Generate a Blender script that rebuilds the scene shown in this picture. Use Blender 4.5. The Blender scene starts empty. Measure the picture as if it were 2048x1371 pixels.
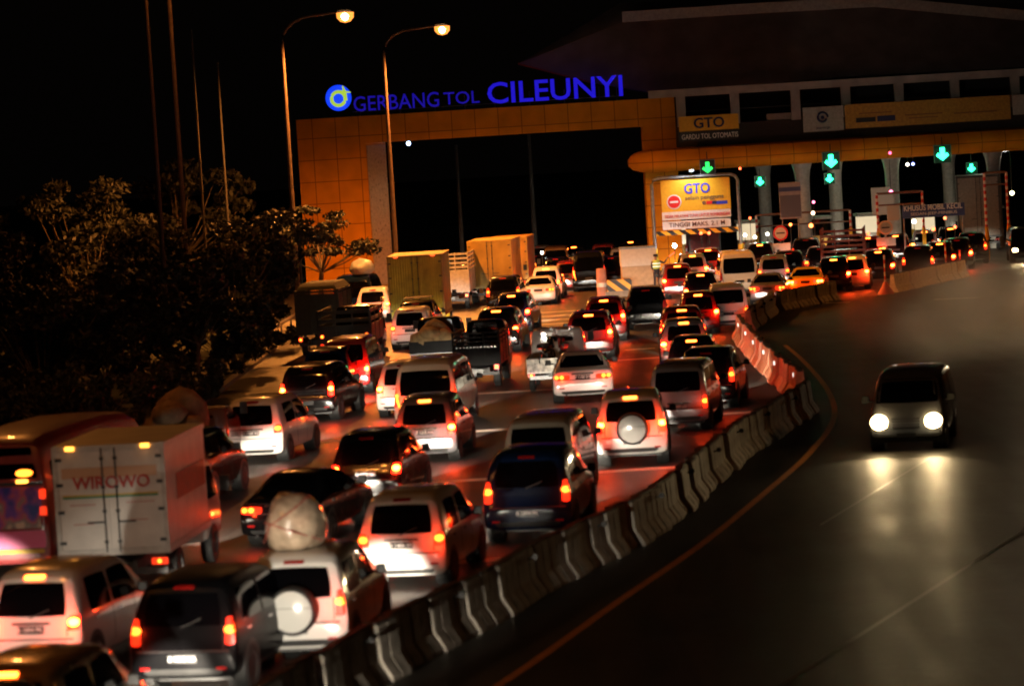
import bpy, bmesh, math, random
from mathutils import Vector, Matrix
from mathutils.bvhtree import BVHTree
random.seed(7)
R = math.radians
scn = bpy.context.scene
C = bpy.context.collection

# ------------------------------------------------------------------ camera
F = 6000.0; CAMH = 8.1; PITCH = math.atan(387.5/F); ROLL = R(-3.45)
cam_d = bpy.data.cameras.new('camera'); cam = bpy.data.objects.new('camera', cam_d); C.objects.link(cam)
cam_d.sensor_width = 36; cam_d.lens = 36*F/2048; cam_d.clip_start = 1; cam_d.clip_end = 3000
CR = Matrix.Rotation(math.pi/2-PITCH, 3, 'X') @ Matrix.Rotation(ROLL, 3, 'Z')
cam.matrix_world = Matrix.Translation((0, 0, CAMH)) @ CR.to_4x4()
cam_d.dof.use_dof = True; cam_d.dof.focus_distance = 175; cam_d.dof.aperture_fstop = 1.25
scn.camera = cam
scn.cycles.filter_width = 1.9
scn.cycles.max_bounces = 5; scn.cycles.diffuse_bounces = 2; scn.cycles.glossy_bounces = 3
scn.cycles.sample_clamp_indirect = 4
# ------------------------------------------------------------------ world: night sky
w = bpy.data.worlds.new('World'); scn.world = w; w.use_nodes = True
nt = w.node_tree; bg = nt.nodes['Background']
sky = nt.nodes.new('ShaderNodeTexSky'); sky.sky_type = 'NISHITA'; sky.sun_disc = False
sky.sun_elevation = R(1); sky.sun_rotation = R(200)
mixn = nt.nodes.new('ShaderNodeMixRGB'); mixn.inputs[0].default_value = 0.93
mixn.inputs[2].default_value = (0.55, 0.42, 0.36, 1)
nt.links.new(sky.outputs[0], mixn.inputs[1]); nt.links.new(mixn.outputs[0], bg.inputs[0])
bg.inputs[1].default_value = 0.0009
scn.view_settings.view_transform = 'Standard'; scn.view_settings.look = 'None'
scn.view_settings.exposure = 0.6; scn.view_settings.gamma = 1

def ray(px, py):
    return CR @ Vector(((px-1024)/F, -(py-685.5)/F, -1))
def G(px, py, z=0.0):
    d = ray(px, py); t = (z-CAMH)/d.z
    return Vector((0, 0, CAMH)) + d*t
def A(px, py, Y):
    d = ray(px, py); return Vector((0, 0, CAMH)) + d*(Y/d.y)

# ------------------------------------------------------------------ materials
MATS = {}
def mat(name, col, rough=.5, metal=0., emit=None, es=0., noise=0., nscale=6., coat=0., bump=0., spec=.5):
    if name in MATS: return MATS[name]
    m = bpy.data.materials.new(name); m.use_nodes = True; t = m.node_tree; b = t.nodes['Principled BSDF']
    b.inputs['Base Color'].default_value = (*col, 1); b.inputs['Roughness'].default_value = rough
    b.inputs['Metallic'].default_value = metal; b.inputs['Coat Weight'].default_value = coat
    b.inputs['Specular IOR Level'].default_value = spec
    if emit: b.inputs['Emission Color'].default_value = (*emit, 1); b.inputs['Emission Strength'].default_value = es
    if noise or bump:
        tc = t.nodes.new('ShaderNodeTexCoord'); n = t.nodes.new('ShaderNodeTexNoise'); n.inputs['Scale'].default_value = nscale
        n.inputs['Detail'].default_value = 6; t.links.new(tc.outputs['Object'], n.inputs['Vector'])
        if noise:
            r = t.nodes.new('ShaderNodeMapRange'); r.inputs[1].default_value = .3; r.inputs[2].default_value = .7
            r.inputs[3].default_value = 1-noise; r.inputs[4].default_value = 1+noise*.5
            x = t.nodes.new('ShaderNodeMixRGB'); x.blend_type = 'MULTIPLY'; x.inputs[0].default_value = 1
            x.inputs[1].default_value = (*col, 1); t.links.new(n.outputs[0], r.inputs[0]); t.links.new(r.outputs[0], x.inputs[2])
            t.links.new(x.outputs[0], b.inputs['Base Color'])
            r2 = t.nodes.new('ShaderNodeMapRange'); r2.inputs[3].default_value = max(.03, rough-.12); r2.inputs[4].default_value = rough+.15
            t.links.new(n.outputs[0], r2.inputs[0]); t.links.new(r2.outputs[0], b.inputs['Roughness'])
        if bump:
            u = t.nodes.new('ShaderNodeBump'); u.inputs['Strength'].default_value = bump; u.inputs['Distance'].default_value = .02
            t.links.new(n.outputs[0], u.inputs['Height']); t.links.new(u.outputs[0], b.inputs['Normal'])
    MATS[name] = m; return m
PAINT = {'white': (.62, .61, .58), 'silver': (.3, .3, .32), 'grey': (.16, .165, .18), 'black': (.012, .012, .014), 'blue': (.015, .03, .09),
         'maroon': (.11, .014, .012), 'red': (.42, .03, .03), 'tan': (.42, .36, .28), 'cream': (.66, .6, .48), 'green': (.03, .06, .04),
         'gold': (.4, .27, .14), 'yellow': (.7, .42, .03), 'orange': (.55, .2, .03), 'brown': (.12, .07, .05)}
def paint(c):
    if c == 'softblack': return mat('paint_softblack', (.003, .003, .0035), .3, 0, spec=.07)
    if c in ('black', 'blue'): return mat('paint_'+c, (.0035, .0035, .004) if c == 'black' else (.003, .009, .03), .16, 0, coat=.25, spec=.4)
    return mat('paint_'+c, PAINT[c], .2, .55 if c in ('silver', 'gold', 'grey') else .0, noise=.04, nscale=1.5, coat=.6)
GLASS = mat('dark_glass', (.0015, .0015, .002), .05, spec=.5)
RUB = mat('rubber', (.015, .015, .015), .75, noise=.3, nscale=10)
BLK = mat('black_plastic', (.014, .014, .014), .5, noise=.2)
CHR = mat('chrome', (.75, .75, .77), .15, 1.)
ALLOY = mat('alloy', (.3, .3, .31), .35, .8)
LENS_OFF = mat('lens_off', (.28, .01, .008), .15, coat=1)
LENS_ON = mat('lens_on', (.4, .01, .005), .3, emit=(1, .008, .002), es=13)
LENS_DIM = mat('lens_dim', (.4, .01, .005), .3, emit=(1, .04, .008), es=.9)
BULB = mat('bulb_on', (.5, .1, .02), .3, emit=(1, .24, .02), es=26)
BULB_D = mat('bulb_dim', (.5, .1, .02), .3, emit=(1, .2, .015), es=5)
BAR = mat('brake_bar', (.5, .1, .02), .3, emit=(1, .12, .012), es=16)
AMBER = mat('amber_lens', (.5, .2, .02), .3, emit=(1, .33, .03), es=3)
HEAD = mat('headlamp', (.8, .8, .75), .2, emit=(1, .93, .72), es=14)
HEADX = mat('headlamp_full', (.8, .8, .75), .2, emit=(1, .70, .32), es=24)
PLATE = mat('plate_black', (.02, .02, .02), .3)
PLTXT = mat('plate_white', (.75, .75, .72), .4)
SEAM = mat('seam', (.01, .01, .01), .8)
STEEL = mat('steel', (.32, .33, .34), .4, .8, noise=.3)
DKSTEEL = mat('dark_steel', (.05, .05, .05), .5, .3, noise=.3)

# ------------------------------------------------------------------ helpers
def link(o, parent=None):
    C.objects.link(o)
    if parent is not None: o.parent = parent
    return o
def tag(o, label=None, cat=None, group=None, kind=None):
    if label: o['label'] = label
    if cat: o['category'] = cat
    if group: o['group'] = group
    if kind: o['kind'] = kind
    return o
def thing(name, label, cat, loc=(0, 0, 0), rz=0, group=None, rx=0, ry=0):
    o = bpy.data.objects.new(name, None); o.empty_display_size = .2; link(o)
    o.location = loc; o.rotation_euler = (rx, ry, rz); return tag(o, label, cat, group)
class MB:
    def __init__(s): s.v = []; s.f = []; s.sm = []
    def add(s, v, f, sm=False):
        n = len(s.v); s.v += [tuple(p) for p in v]; s.f += [tuple(i+n for i in q) for q in f]; s.sm += [sm]*len(f); return s
    def box(s, c, d, rz=0, taper=1., rx=0, ry=0):
        v = []
        m = Matrix.Rotation(rz, 3, 'Z') @ Matrix.Rotation(ry, 3, 'Y') @ Matrix.Rotation(rx, 3, 'X')
        for z in (-.5, .5):
            k = taper if z > 0 else 1
            for x, y in ((-.5, -.5), (.5, -.5), (.5, .5), (-.5, .5)):
                v.append(Vector(c)+m @ Vector((x*d[0]*k, y*d[1]*k, z*d[2])))
        return s.add(v, [(3, 2, 1, 0), (4, 5, 6, 7), (0, 1, 5, 4), (1, 2, 6, 5), (2, 3, 7, 6), (3, 0, 4, 7)])
    def tube(s, pts, r, n=8, cap=True):
        pts = [Vector(p) for p in pts]; rs = r if isinstance(r, (list, tuple)) else [r]*len(pts); v = []; f = []
        for i, p in enumerate(pts):
            a = (pts[min(i+1, len(pts)-1)]-pts[max(i-1, 0)]).normalized()
            u = a.cross(Vector((0, 0, 1))) if abs(a.z) < .95 else a.cross(Vector((1, 0, 0)))
            u.normalize(); q = a.cross(u)
            for k in range(n):
                t = 2*math.pi*k/n; v.append(p+(u*math.cos(t)+q*math.sin(t))*rs[i])
        for i in range(len(pts)-1):
            for k in range(n):
                f.append((i*n+k, i*n+(k+1) % n, (i+1)*n+(k+1) % n, (i+1)*n+k))
        s.add(v, f, True)
        if cap: m = len(s.v)-len(v); s.f += [tuple(range(m, m+n)), tuple(range(len(s.v)-n, len(s.v)))]; s.sm += [False]*2
        return s
    def lathe(s, prof, c=(0, 0, 0), axis='Z', n=20, closed=False):
        v = []; f = []
        for r, h in prof:
            for k in range(n):
                t = 2*math.pi*k/n; a, b = r*math.cos(t), r*math.sin(t)
                p = (a, b, h) if axis == 'Z' else ((h, a, b) if axis == 'X' else (a, h, b))
                v.append(Vector(c)+Vector(p))
        for i in range(len(prof)-1):
            for k in range(n): f.append((i*n+k, i*n+(k+1) % n, (i+1)*n+(k+1) % n, (i+1)*n+k))
        return s.add(v, f, True)
    def prism(s, pts, d, off=(0, 0, 0)):   # pts: list of 3d points, extruded by vector d
        n = len(pts); o = Vector(off); d = Vector(d)
        v = [Vector(p)+o for p in pts]+[Vector(p)+o+d for p in pts]
        f = [tuple(range(n-1, -1, -1)), tuple(range(n, 2*n))]+[(i, (i+1) % n, n+(i+1) % n, n+i) for i in range(n)]
        return s.add(v, f)
    def mesh(s, name):
        me = bpy.data.meshes.new(name); me.from_pydata(s.v, [], s.f); me.update()
        me.polygons.foreach_set('use_smooth', s.sm)
        b = bmesh.new(); b.from_mesh(me); bmesh.ops.recalc_face_normals(b, faces=b.faces); b.to_mesh(me); b.free()
        try: me.set_sharp_from_angle(angle=R(40))
        except Exception: pass
        return me
    def build(s, name, m, parent=None, loc=None):
        me = s.mesh(name); me.materials.append(m); o = bpy.data.objects.new(name, me); link(o, parent)
        if loc is not None: o.location = loc
        return o
def baked(name, me0, mods, m=None):
    o = bpy.data.objects.new('tmp', me0); C.objects.link(o)
    for t, kw in mods:
        d = o.modifiers.new('m', t)
        for k, x in kw.items(): setattr(d, k, x)
    bpy.context.view_layer.update()
    dg = bpy.context.evaluated_depsgraph_get()
    me = bpy.data.meshes.new_from_object(o.evaluated_get(dg)); me.name = name
    bpy.data.objects.remove(o)
    me.polygons.foreach_set('use_smooth', [True]*len(me.polygons))
    if m: me.materials.clear(); me.materials.append(m)
    return me
def text_mesh(s, size, name='lettering', ext=.01, bold=0., m=None, align='CENTER'):
    cu = bpy.data.curves.new('t', 'FONT'); cu.body = s; cu.size = size; cu.extrude = ext; cu.offset = bold
    cu.align_x = align; cu.align_y = 'CENTER'; cu.resolution_u = 3
    o = bpy.data.objects.new('t', cu); C.objects.link(o); bpy.context.view_layer.update()
    me = bpy.data.meshes.new_from_object(o.evaluated_get(bpy.context.evaluated_depsgraph_get()))
    bpy.data.objects.remove(o); me.name = name
    me.materials.clear()
    if m: me.materials.append(m)
    return me
def text(s, size, m, parent, loc, name='lettering', ext=.01, bold=0., align='CENTER', sx=1., sz=1.):
    o = bpy.data.objects.new(name, text_mesh(s, size, name, ext, bold, m, align)); link(o, parent)
    o.location = loc; o.rotation_euler = (math.pi/2, 0, 0); o.scale = (sx, sz, 1); return o
def fitted(s, x0, x1, z0, z1, m, parent, y, name='lettering', bold=0.):
    o = text(s, 1, m, parent, (0, 0, 0), name, ext=.02, bold=bold)
    xs = [v.co.x for v in o.data.vertices]; ys = [v.co.y for v in o.data.vertices]
    sx = (x1-x0)/(max(xs)-min(xs)); sy = (z1-z0)/(max(ys)-min(ys)); o.scale = (sx, sy, 1)
    o.location = ((x0+x1)/2-(max(xs)+min(xs))/2*sx, y, (z0+z1)/2-(max(ys)+min(ys))/2*sy); return o

# ------------------------------------------------------------------ ground and roads
def sheet(name, pts, z, m, kind='structure'):
    me = bpy.data.meshes.new(name); me.from_pydata([(p[0], p[1], z) for p in pts], [], [tuple(range(len(pts)))])
    me.materials.append(m); o = bpy.data.objects.new(name, me); link(o); o['kind'] = kind; return o
def asphalt(name, base, r0, r1, sc=1., rip=.01, sp=.5):
    m = bpy.data.materials.new(name); m.use_nodes = True; t = m.node_tree; b = t.nodes['Principled BSDF']; b.inputs['Specular IOR Level'].default_value = sp; N = t.nodes.new; L = t.links.new
    tc = N('ShaderNodeTexCoord')
    n1 = N('ShaderNodeTexNoise'); n1.inputs['Scale'].default_value = .35*sc; n1.inputs['Detail'].default_value = 8; L(tc.outputs['Object'], n1.inputs[0])
    n2 = N('ShaderNodeTexNoise'); n2.inputs['Scale'].default_value = 40; n2.inputs['Detail'].default_value = 3; L(tc.outputs['Object'], n2.inputs[0])
    mp = N('ShaderNodeMapping'); mp.inputs['Scale'].default_value = (1.3, .06, 1); mp.inputs['Rotation'].default_value = (0, 0, R(8)); L(tc.outputs['Object'], mp.inputs[0])
    n3 = N('ShaderNodeTexNoise'); n3.inputs['Scale'].default_value = 1.2; n3.inputs['Detail'].default_value = 5; L(mp.outputs[0], n3.inputs[0])
    ad = N('ShaderNodeMath'); ad.operation = 'ADD'; L(n1.outputs[0], ad.inputs[0]); L(n3.outputs[0], ad.inputs[1])
    r = N('ShaderNodeMapRange'); r.inputs[1].default_value = .7; r.inputs[2].default_value = 1.3; r.inputs[3].default_value = .4; r.inputs[4].default_value = 1.7
    L(ad.outputs[0], r.inputs[0])
    x = N('ShaderNodeMixRGB'); x.blend_type = 'MULTIPLY'; x.inputs[0].default_value = 1; x.inputs[1].default_value = (*base, 1); L(r.outputs[0], x.inputs[2])
    g = N('ShaderNodeMapRange'); g.inputs[1].default_value = .35; g.inputs[2].default_value = .65; g.inputs[3].default_value = .55; g.inputs[4].default_value = 1.6; L(n2.outputs[0], g.inputs[0])
    vo = N('ShaderNodeTexVoronoi'); vo.feature = 'DISTANCE_TO_EDGE'; vo.inputs['Scale'].default_value = .16; L(tc.outputs['Object'], vo.inputs[0])
    ck = N('ShaderNodeMapRange'); ck.inputs[1].default_value = 0; ck.inputs[2].default_value = .012; ck.inputs[3].default_value = .45; ck.inputs[4].default_value = 1; L(vo.outputs[0], ck.inputs[0])
    x2 = N('ShaderNodeMixRGB'); x2.blend_type = 'MULTIPLY'; x2.inputs[0].default_value = 1; L(x.outputs[0], x2.inputs[1]); L(g.outputs[0], x2.inputs[2])
    x3 = N('ShaderNodeMixRGB'); x3.blend_type = 'MULTIPLY'; x3.inputs[0].default_value = 1; L(x2.outputs[0], x3.inputs[1]); L(ck.outputs[0], x3.inputs[2]); L(x3.outputs[0], b.inputs['Base Color'])
    q = N('ShaderNodeMapRange'); q.inputs[1].default_value = .7; q.inputs[2].default_value = 1.3; q.inputs[3].default_value = r0; q.inputs[4].default_value = r1
    L(ad.outputs[0], q.inputs[0]); L(q.outputs[0], b.inputs['Roughness'])
    # slight transverse ripple so that lamps smear into long streaks
    mp2 = N('ShaderNodeMapping'); mp2.inputs['Scale'].default_value = (.6, 5, 1); L(tc.outputs['Object'], mp2.inputs[0])
    n4 = N('ShaderNodeTexNoise'); n4.inputs['Scale'].default_value = 3; n4.inputs['Detail'].default_value = 6; L(mp2.outputs[0], n4.inputs[0])
    u = N('ShaderNodeBump'); u.inputs['Strength'].default_value = .6; u.inputs['Distance'].default_value = rip; L(n4.outputs[0], u.inputs['Height'])
    u2 = N('ShaderNodeBump'); u2.inputs['Strength'].default_value = .5; u2.inputs['Distance'].default_value = .004; L(n2.outputs[0], u2.inputs['Height']); L(u.outputs[0], u2.inputs['Normal'])
    L(u2.outputs[0], b.inputs['Normal']); return m
grass_m = mat('grass_soil', (.035, .045, .018), .9, noise=.6, nscale=1.2, bump=.6)
sheet('ground', [(-400, -50), (400, -50), (400, 900), (-400, 900)], -.02, grass_m)
ROAD = asphalt('asphalt', (.028, .024, .021), .36, .56, rip=.03)
ROAD2 = asphalt('asphalt_right', (.022, .018, .014), .42, .55, rip=.08, sp=.34)
# barrier line on the ground (pixel readings of its foot)
BL = [G(*p_) for p_ in ((480, 1530), (600, 1450), (740, 1366), (953, 1254), (1101, 1168), (1300, 1066), (1371, 1008), (1417, 966), (1500, 900), (1560, 862), (1618, 822))]
BL2 = [G(1606, 800), G(1560, 765), G(1500, 700), G(1478, 672)]
BL3 = [G(1495, 662), G(1552, 618)]
BL4 = [G(1560, 622), G(1670, 600)]
BL5 = [G(1785, 585), G(1935, 552)]
mid = [BL[0]+(BL[0]-BL[1])*1.5]+BL+BL2[1:]+BL3+BL4[1:]+BL5+[Vector((46, 190, 0)), Vector((46, 330, 0))]
left = [(-15, 0), (-14.2, 50), (-11.6, 85), (-10.6, 105), (-10.2, 130), (-13, 160), (-14, 186), (-14, 330)]
sheet('toll_road', left+[(46, 330)]+[(p.x, p.y) for p in reversed(mid[1:-1])]+[(mid[0].x-3, 0)], .0, ROAD)
sheet('exit_road', [(mid[0].x-2.9, 0.0)]+[(p.x, p.y) for p in mid[1:-1]]+[(46, 330), (90, 330), (60, 0)], .001, ROAD2)
kb = MB()
for a, b in zip(left[:-1], left[1:]):
    d = Vector((b[0]-a[0], b[1]-a[1], 0)); c = Vector((a[0]+b[0], a[1]+b[1], 0))/2
    kb.box((c.x-.15, c.y, .05), (.3, d.length, .2), rz=math.atan2(-d.x, d.y))
o = kb.build('kerb', mat('kerb_concrete', (.25, .23, .2), .8, noise=.3)); o['kind'] = 'structure'
# service lane beyond the trees, lit pale
sheet('side_path', [G(470, 760)[:2], G(600, 735)[:2], (-10.4, 122), (-10.25, 133), G(604, 640)[:2], G(560, 640)[:2]], .004, mat('path_concrete', (.3, .28, .24), .7, noise=.3, bump=.2))
def line(name, pts, wd, m, z=.006, kind='structure', label=None):
    mb = MB(); pts = [Vector((p[0], p[1], 0)) for p in pts]; v = []; f = []
    for i, p in enumerate(pts):
        d = (pts[min(i+1, len(pts)-1)]-pts[max(i-1, 0)]).normalized(); n = Vector((d.y, -d.x, 0))*wd/2
        v += [p+n+Vector((0, 0, z)), p-n+Vector((0, 0, z))]
    f = [(2*i, 2*i+1, 2*i+3, 2*i+2) for i in range(len(pts)-1)]
    me = bpy.data.meshes.new(name); me.from_pydata([tuple(q) for q in v], [], f); me.materials.append(m)
    o = bpy.data.objects.new(name, me); link(o); o['kind'] = kind; return o
def smooth(pts, n=8):
    out = []
    for i in range(len(pts)-1):
        p0, p1, p2, p3 = pts[max(i-1, 0)], pts[i], pts[i+1], pts[min(i+2, len(pts)-1)]
        for k in range(n):
            t = k/n; out.append(.5*((2*p1)+(p2-p0)*t+(2*p0-5*p1+4*p2-p3)*t*t+(3*p1-p0-3*p2+p3)*t**3))
    return out+[pts[-1]]
wl = mat('road_paint_white', (.78, .72, .6), .6, noise=.25, nscale=5)
yl = mat('road_paint_orange', (.55, .25, .07), .55, noise=.35, nscale=4)
line('yellow_edge_line', smooth([G(*p) for p in ((960, 1395), (1100, 1300), (1240, 1200), (1400, 1090), (1530, 985), (1620, 905), (1668, 835), (1655, 780), (1610, 725), (1570, 690))]), .17, yl)
# rumble strips across the queue (read along one row each, real 13 m apart)
for x0, y0, x1, y1, wd in ((560, 1150, 1010, 1117, .3), (840, 966, 1420, 930, .3), (560, 888, 1110, 852, .3), (1420, 829, 1530, 822, .3), (880, 792, 1110, 778, .28), (1215, 722, 1330, 714, .25),
                          (1040, 652, 1150, 645, .22), (1040, 644, 1150, 637, .22), (1040, 636, 1150, 629, .22), (1040, 628, 1150, 621, .22), (1250, 700, 1310, 696, .2), (1470, 668, 1490, 667, .2)):
    line('rumble_strip', [G(x0, y0), G(x1, y1)], wd*1.7, wl)
line('white_dash', [G(1868, 599), G(1955, 595)], .5, wl); line('white_dash', [G(1700, 604), G(1640, 607)], .35, wl)
line('expansion_joint', [G(2048, 1060), G(1560, 1371)], .08, mat('tar_seam', (.09, .085, .08), .35), z=.005)
line('expansion_joint', [G(1860, 915), G(1640, 1050)], .05, MATS['tar_seam'], z=.005)

# ------------------------------------------------------------------ vehicles
def loft(stations, sub=1):
    mb = MB(); n = 11; rings = []
    v = []
    for (y, zb, wb, zl, zt, wt) in stations:
        cr = .025*wt
        h = [(0, zb), (.82*wb, zb), (.975*wb, zb+.05), (wb, zb+.3*(zl-zb)), (wb, zb+.8*(zl-zb)), (.975*wb, zl)]
        a = Vector((.975*wb, zl)); b = Vector((wt, zt))
        h += [tuple(a.lerp(b, .5)+Vector((.012, 0))), tuple(a.lerp(b, .9)), (wt*.9, zt+.008), (wt*.5, zt+cr), (0, zt+cr*1.2)]
        rings.append(len(v)); v += [(x, y, z) for x, z in h]+[(-x, y, z) for x, z in h[1:-1]]
    M = 20
    def idx(r, i):   # i 0..19 around
        return r+i if i < 11 else r+11+(19-i)
    f = []
    for a, b in zip(rings[:-1], rings[1:]):
        for i in range(20):
            f.append((idx(a, i), idx(a, (i+1) % 20), idx(b, (i+1) % 20), idx(b, i)))
    for r in (rings[0], rings[-1]):
        for i in range(10):
            q = [r+i, r+i+1] + ([r+11+i] if i+1 <= 9 else []) + ([r+10+i] if i >= 1 else [])
            f.append(tuple(q))
    mb.add(v, f, True); me = mb.mesh('body')
    if sub: me = baked('body', me, [('SUBSURF', dict(levels=sub))])
    return me
def patch(bvh, quad, side, off=.012, n=(6, 4), rnd=.35, name='panel', skirt=.05):
    (a0, b0), (a1, b1), (a2, b2), (a3, b3) = quad   # bl, br, tr, tl
    nx, ny = n; v = []; f = []
    D = {'rear': (Vector((0, 1, 0))), 'front': Vector((0, -1, 0)), 'right': Vector((-1, 0, 0)), 'left': Vector((1, 0, 0)), 'top': Vector((0, 0, -1))}[side]
    last = None
    for j in range(ny+1):
        for i in range(nx+1):
            u, w_ = 2*i/nx-1, 2*j/ny-1
            uu = u*math.sqrt(max(0, 1-rnd*w_*w_/2)); ww = w_*math.sqrt(max(0, 1-rnd*u*u/2)); s, t = (uu+1)/2, (ww+1)/2
            a = (a0*(1-s)+a1*s)*(1-t)+(a3*(1-s)+a2*s)*t; b = (b0*(1-s)+b1*s)*(1-t)+(b3*(1-s)+b2*s)*t
            o = {'rear': (a, -3, b), 'front': (a, 12, b), 'right': (3, a, b), 'left': (-3, a, b), 'top': (a, b, 5)}[side]
            hit = bvh.ray_cast(Vector(o), D)[0]
            if hit is None: hit = last if last is not None else bvh.find_nearest(Vector(o))[0]
            last = hit; v.append(hit-D*off)
    K = (nx+1)
    for j in range(ny):
        for i in range(nx): f.append((j*K+i, j*K+i+1, (j+1)*K+i+1, (j+1)*K+i))
    rim = [i for i in range(K)]+[j*K+nx for j in range(1, ny+1)]+[ny*K+i for i in range(nx-1, -1, -1)]+[j*K for j in range(ny-1, 0, -1)]
    m = len(v); v += [v[i]+D*(off+skirt) for i in rim]; L = len(rim)
    f += [(rim[k], rim[(k+1) % L], m+(k+1) % L, m+k) for k in range(L)]
    mb = MB(); mb.add(v, f, True); return mb.mesh(name)
def wheel_meshes(r, wd):
    t = MB().lathe([(r*.62, -wd/2), (r*.93, -wd/2), (r, -wd/2+.03), (r, wd/2-.03), (r*.93, wd/2), (r*.62, wd/2)], axis='X', n=24).mesh('tyre')
    q = MB(); q.lathe([(0, wd/2-.06), (.05, wd/2-.03), (r*.3, wd/2-.05), (r*.56, wd/2-.05), (r*.63, wd/2-.005), (r*.63, -wd/2+.005), (0, -wd/2+.02)], axis='X', n=20)
    for k in range(5):
        a = k*2*math.pi/5; q.box((wd/2-.035, math.cos(a)*r*.34, math.sin(a)*r*.34), (.02, r*.12, r*.5), rx=a-math.pi/2)
    return t, q.mesh('rim')

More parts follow.
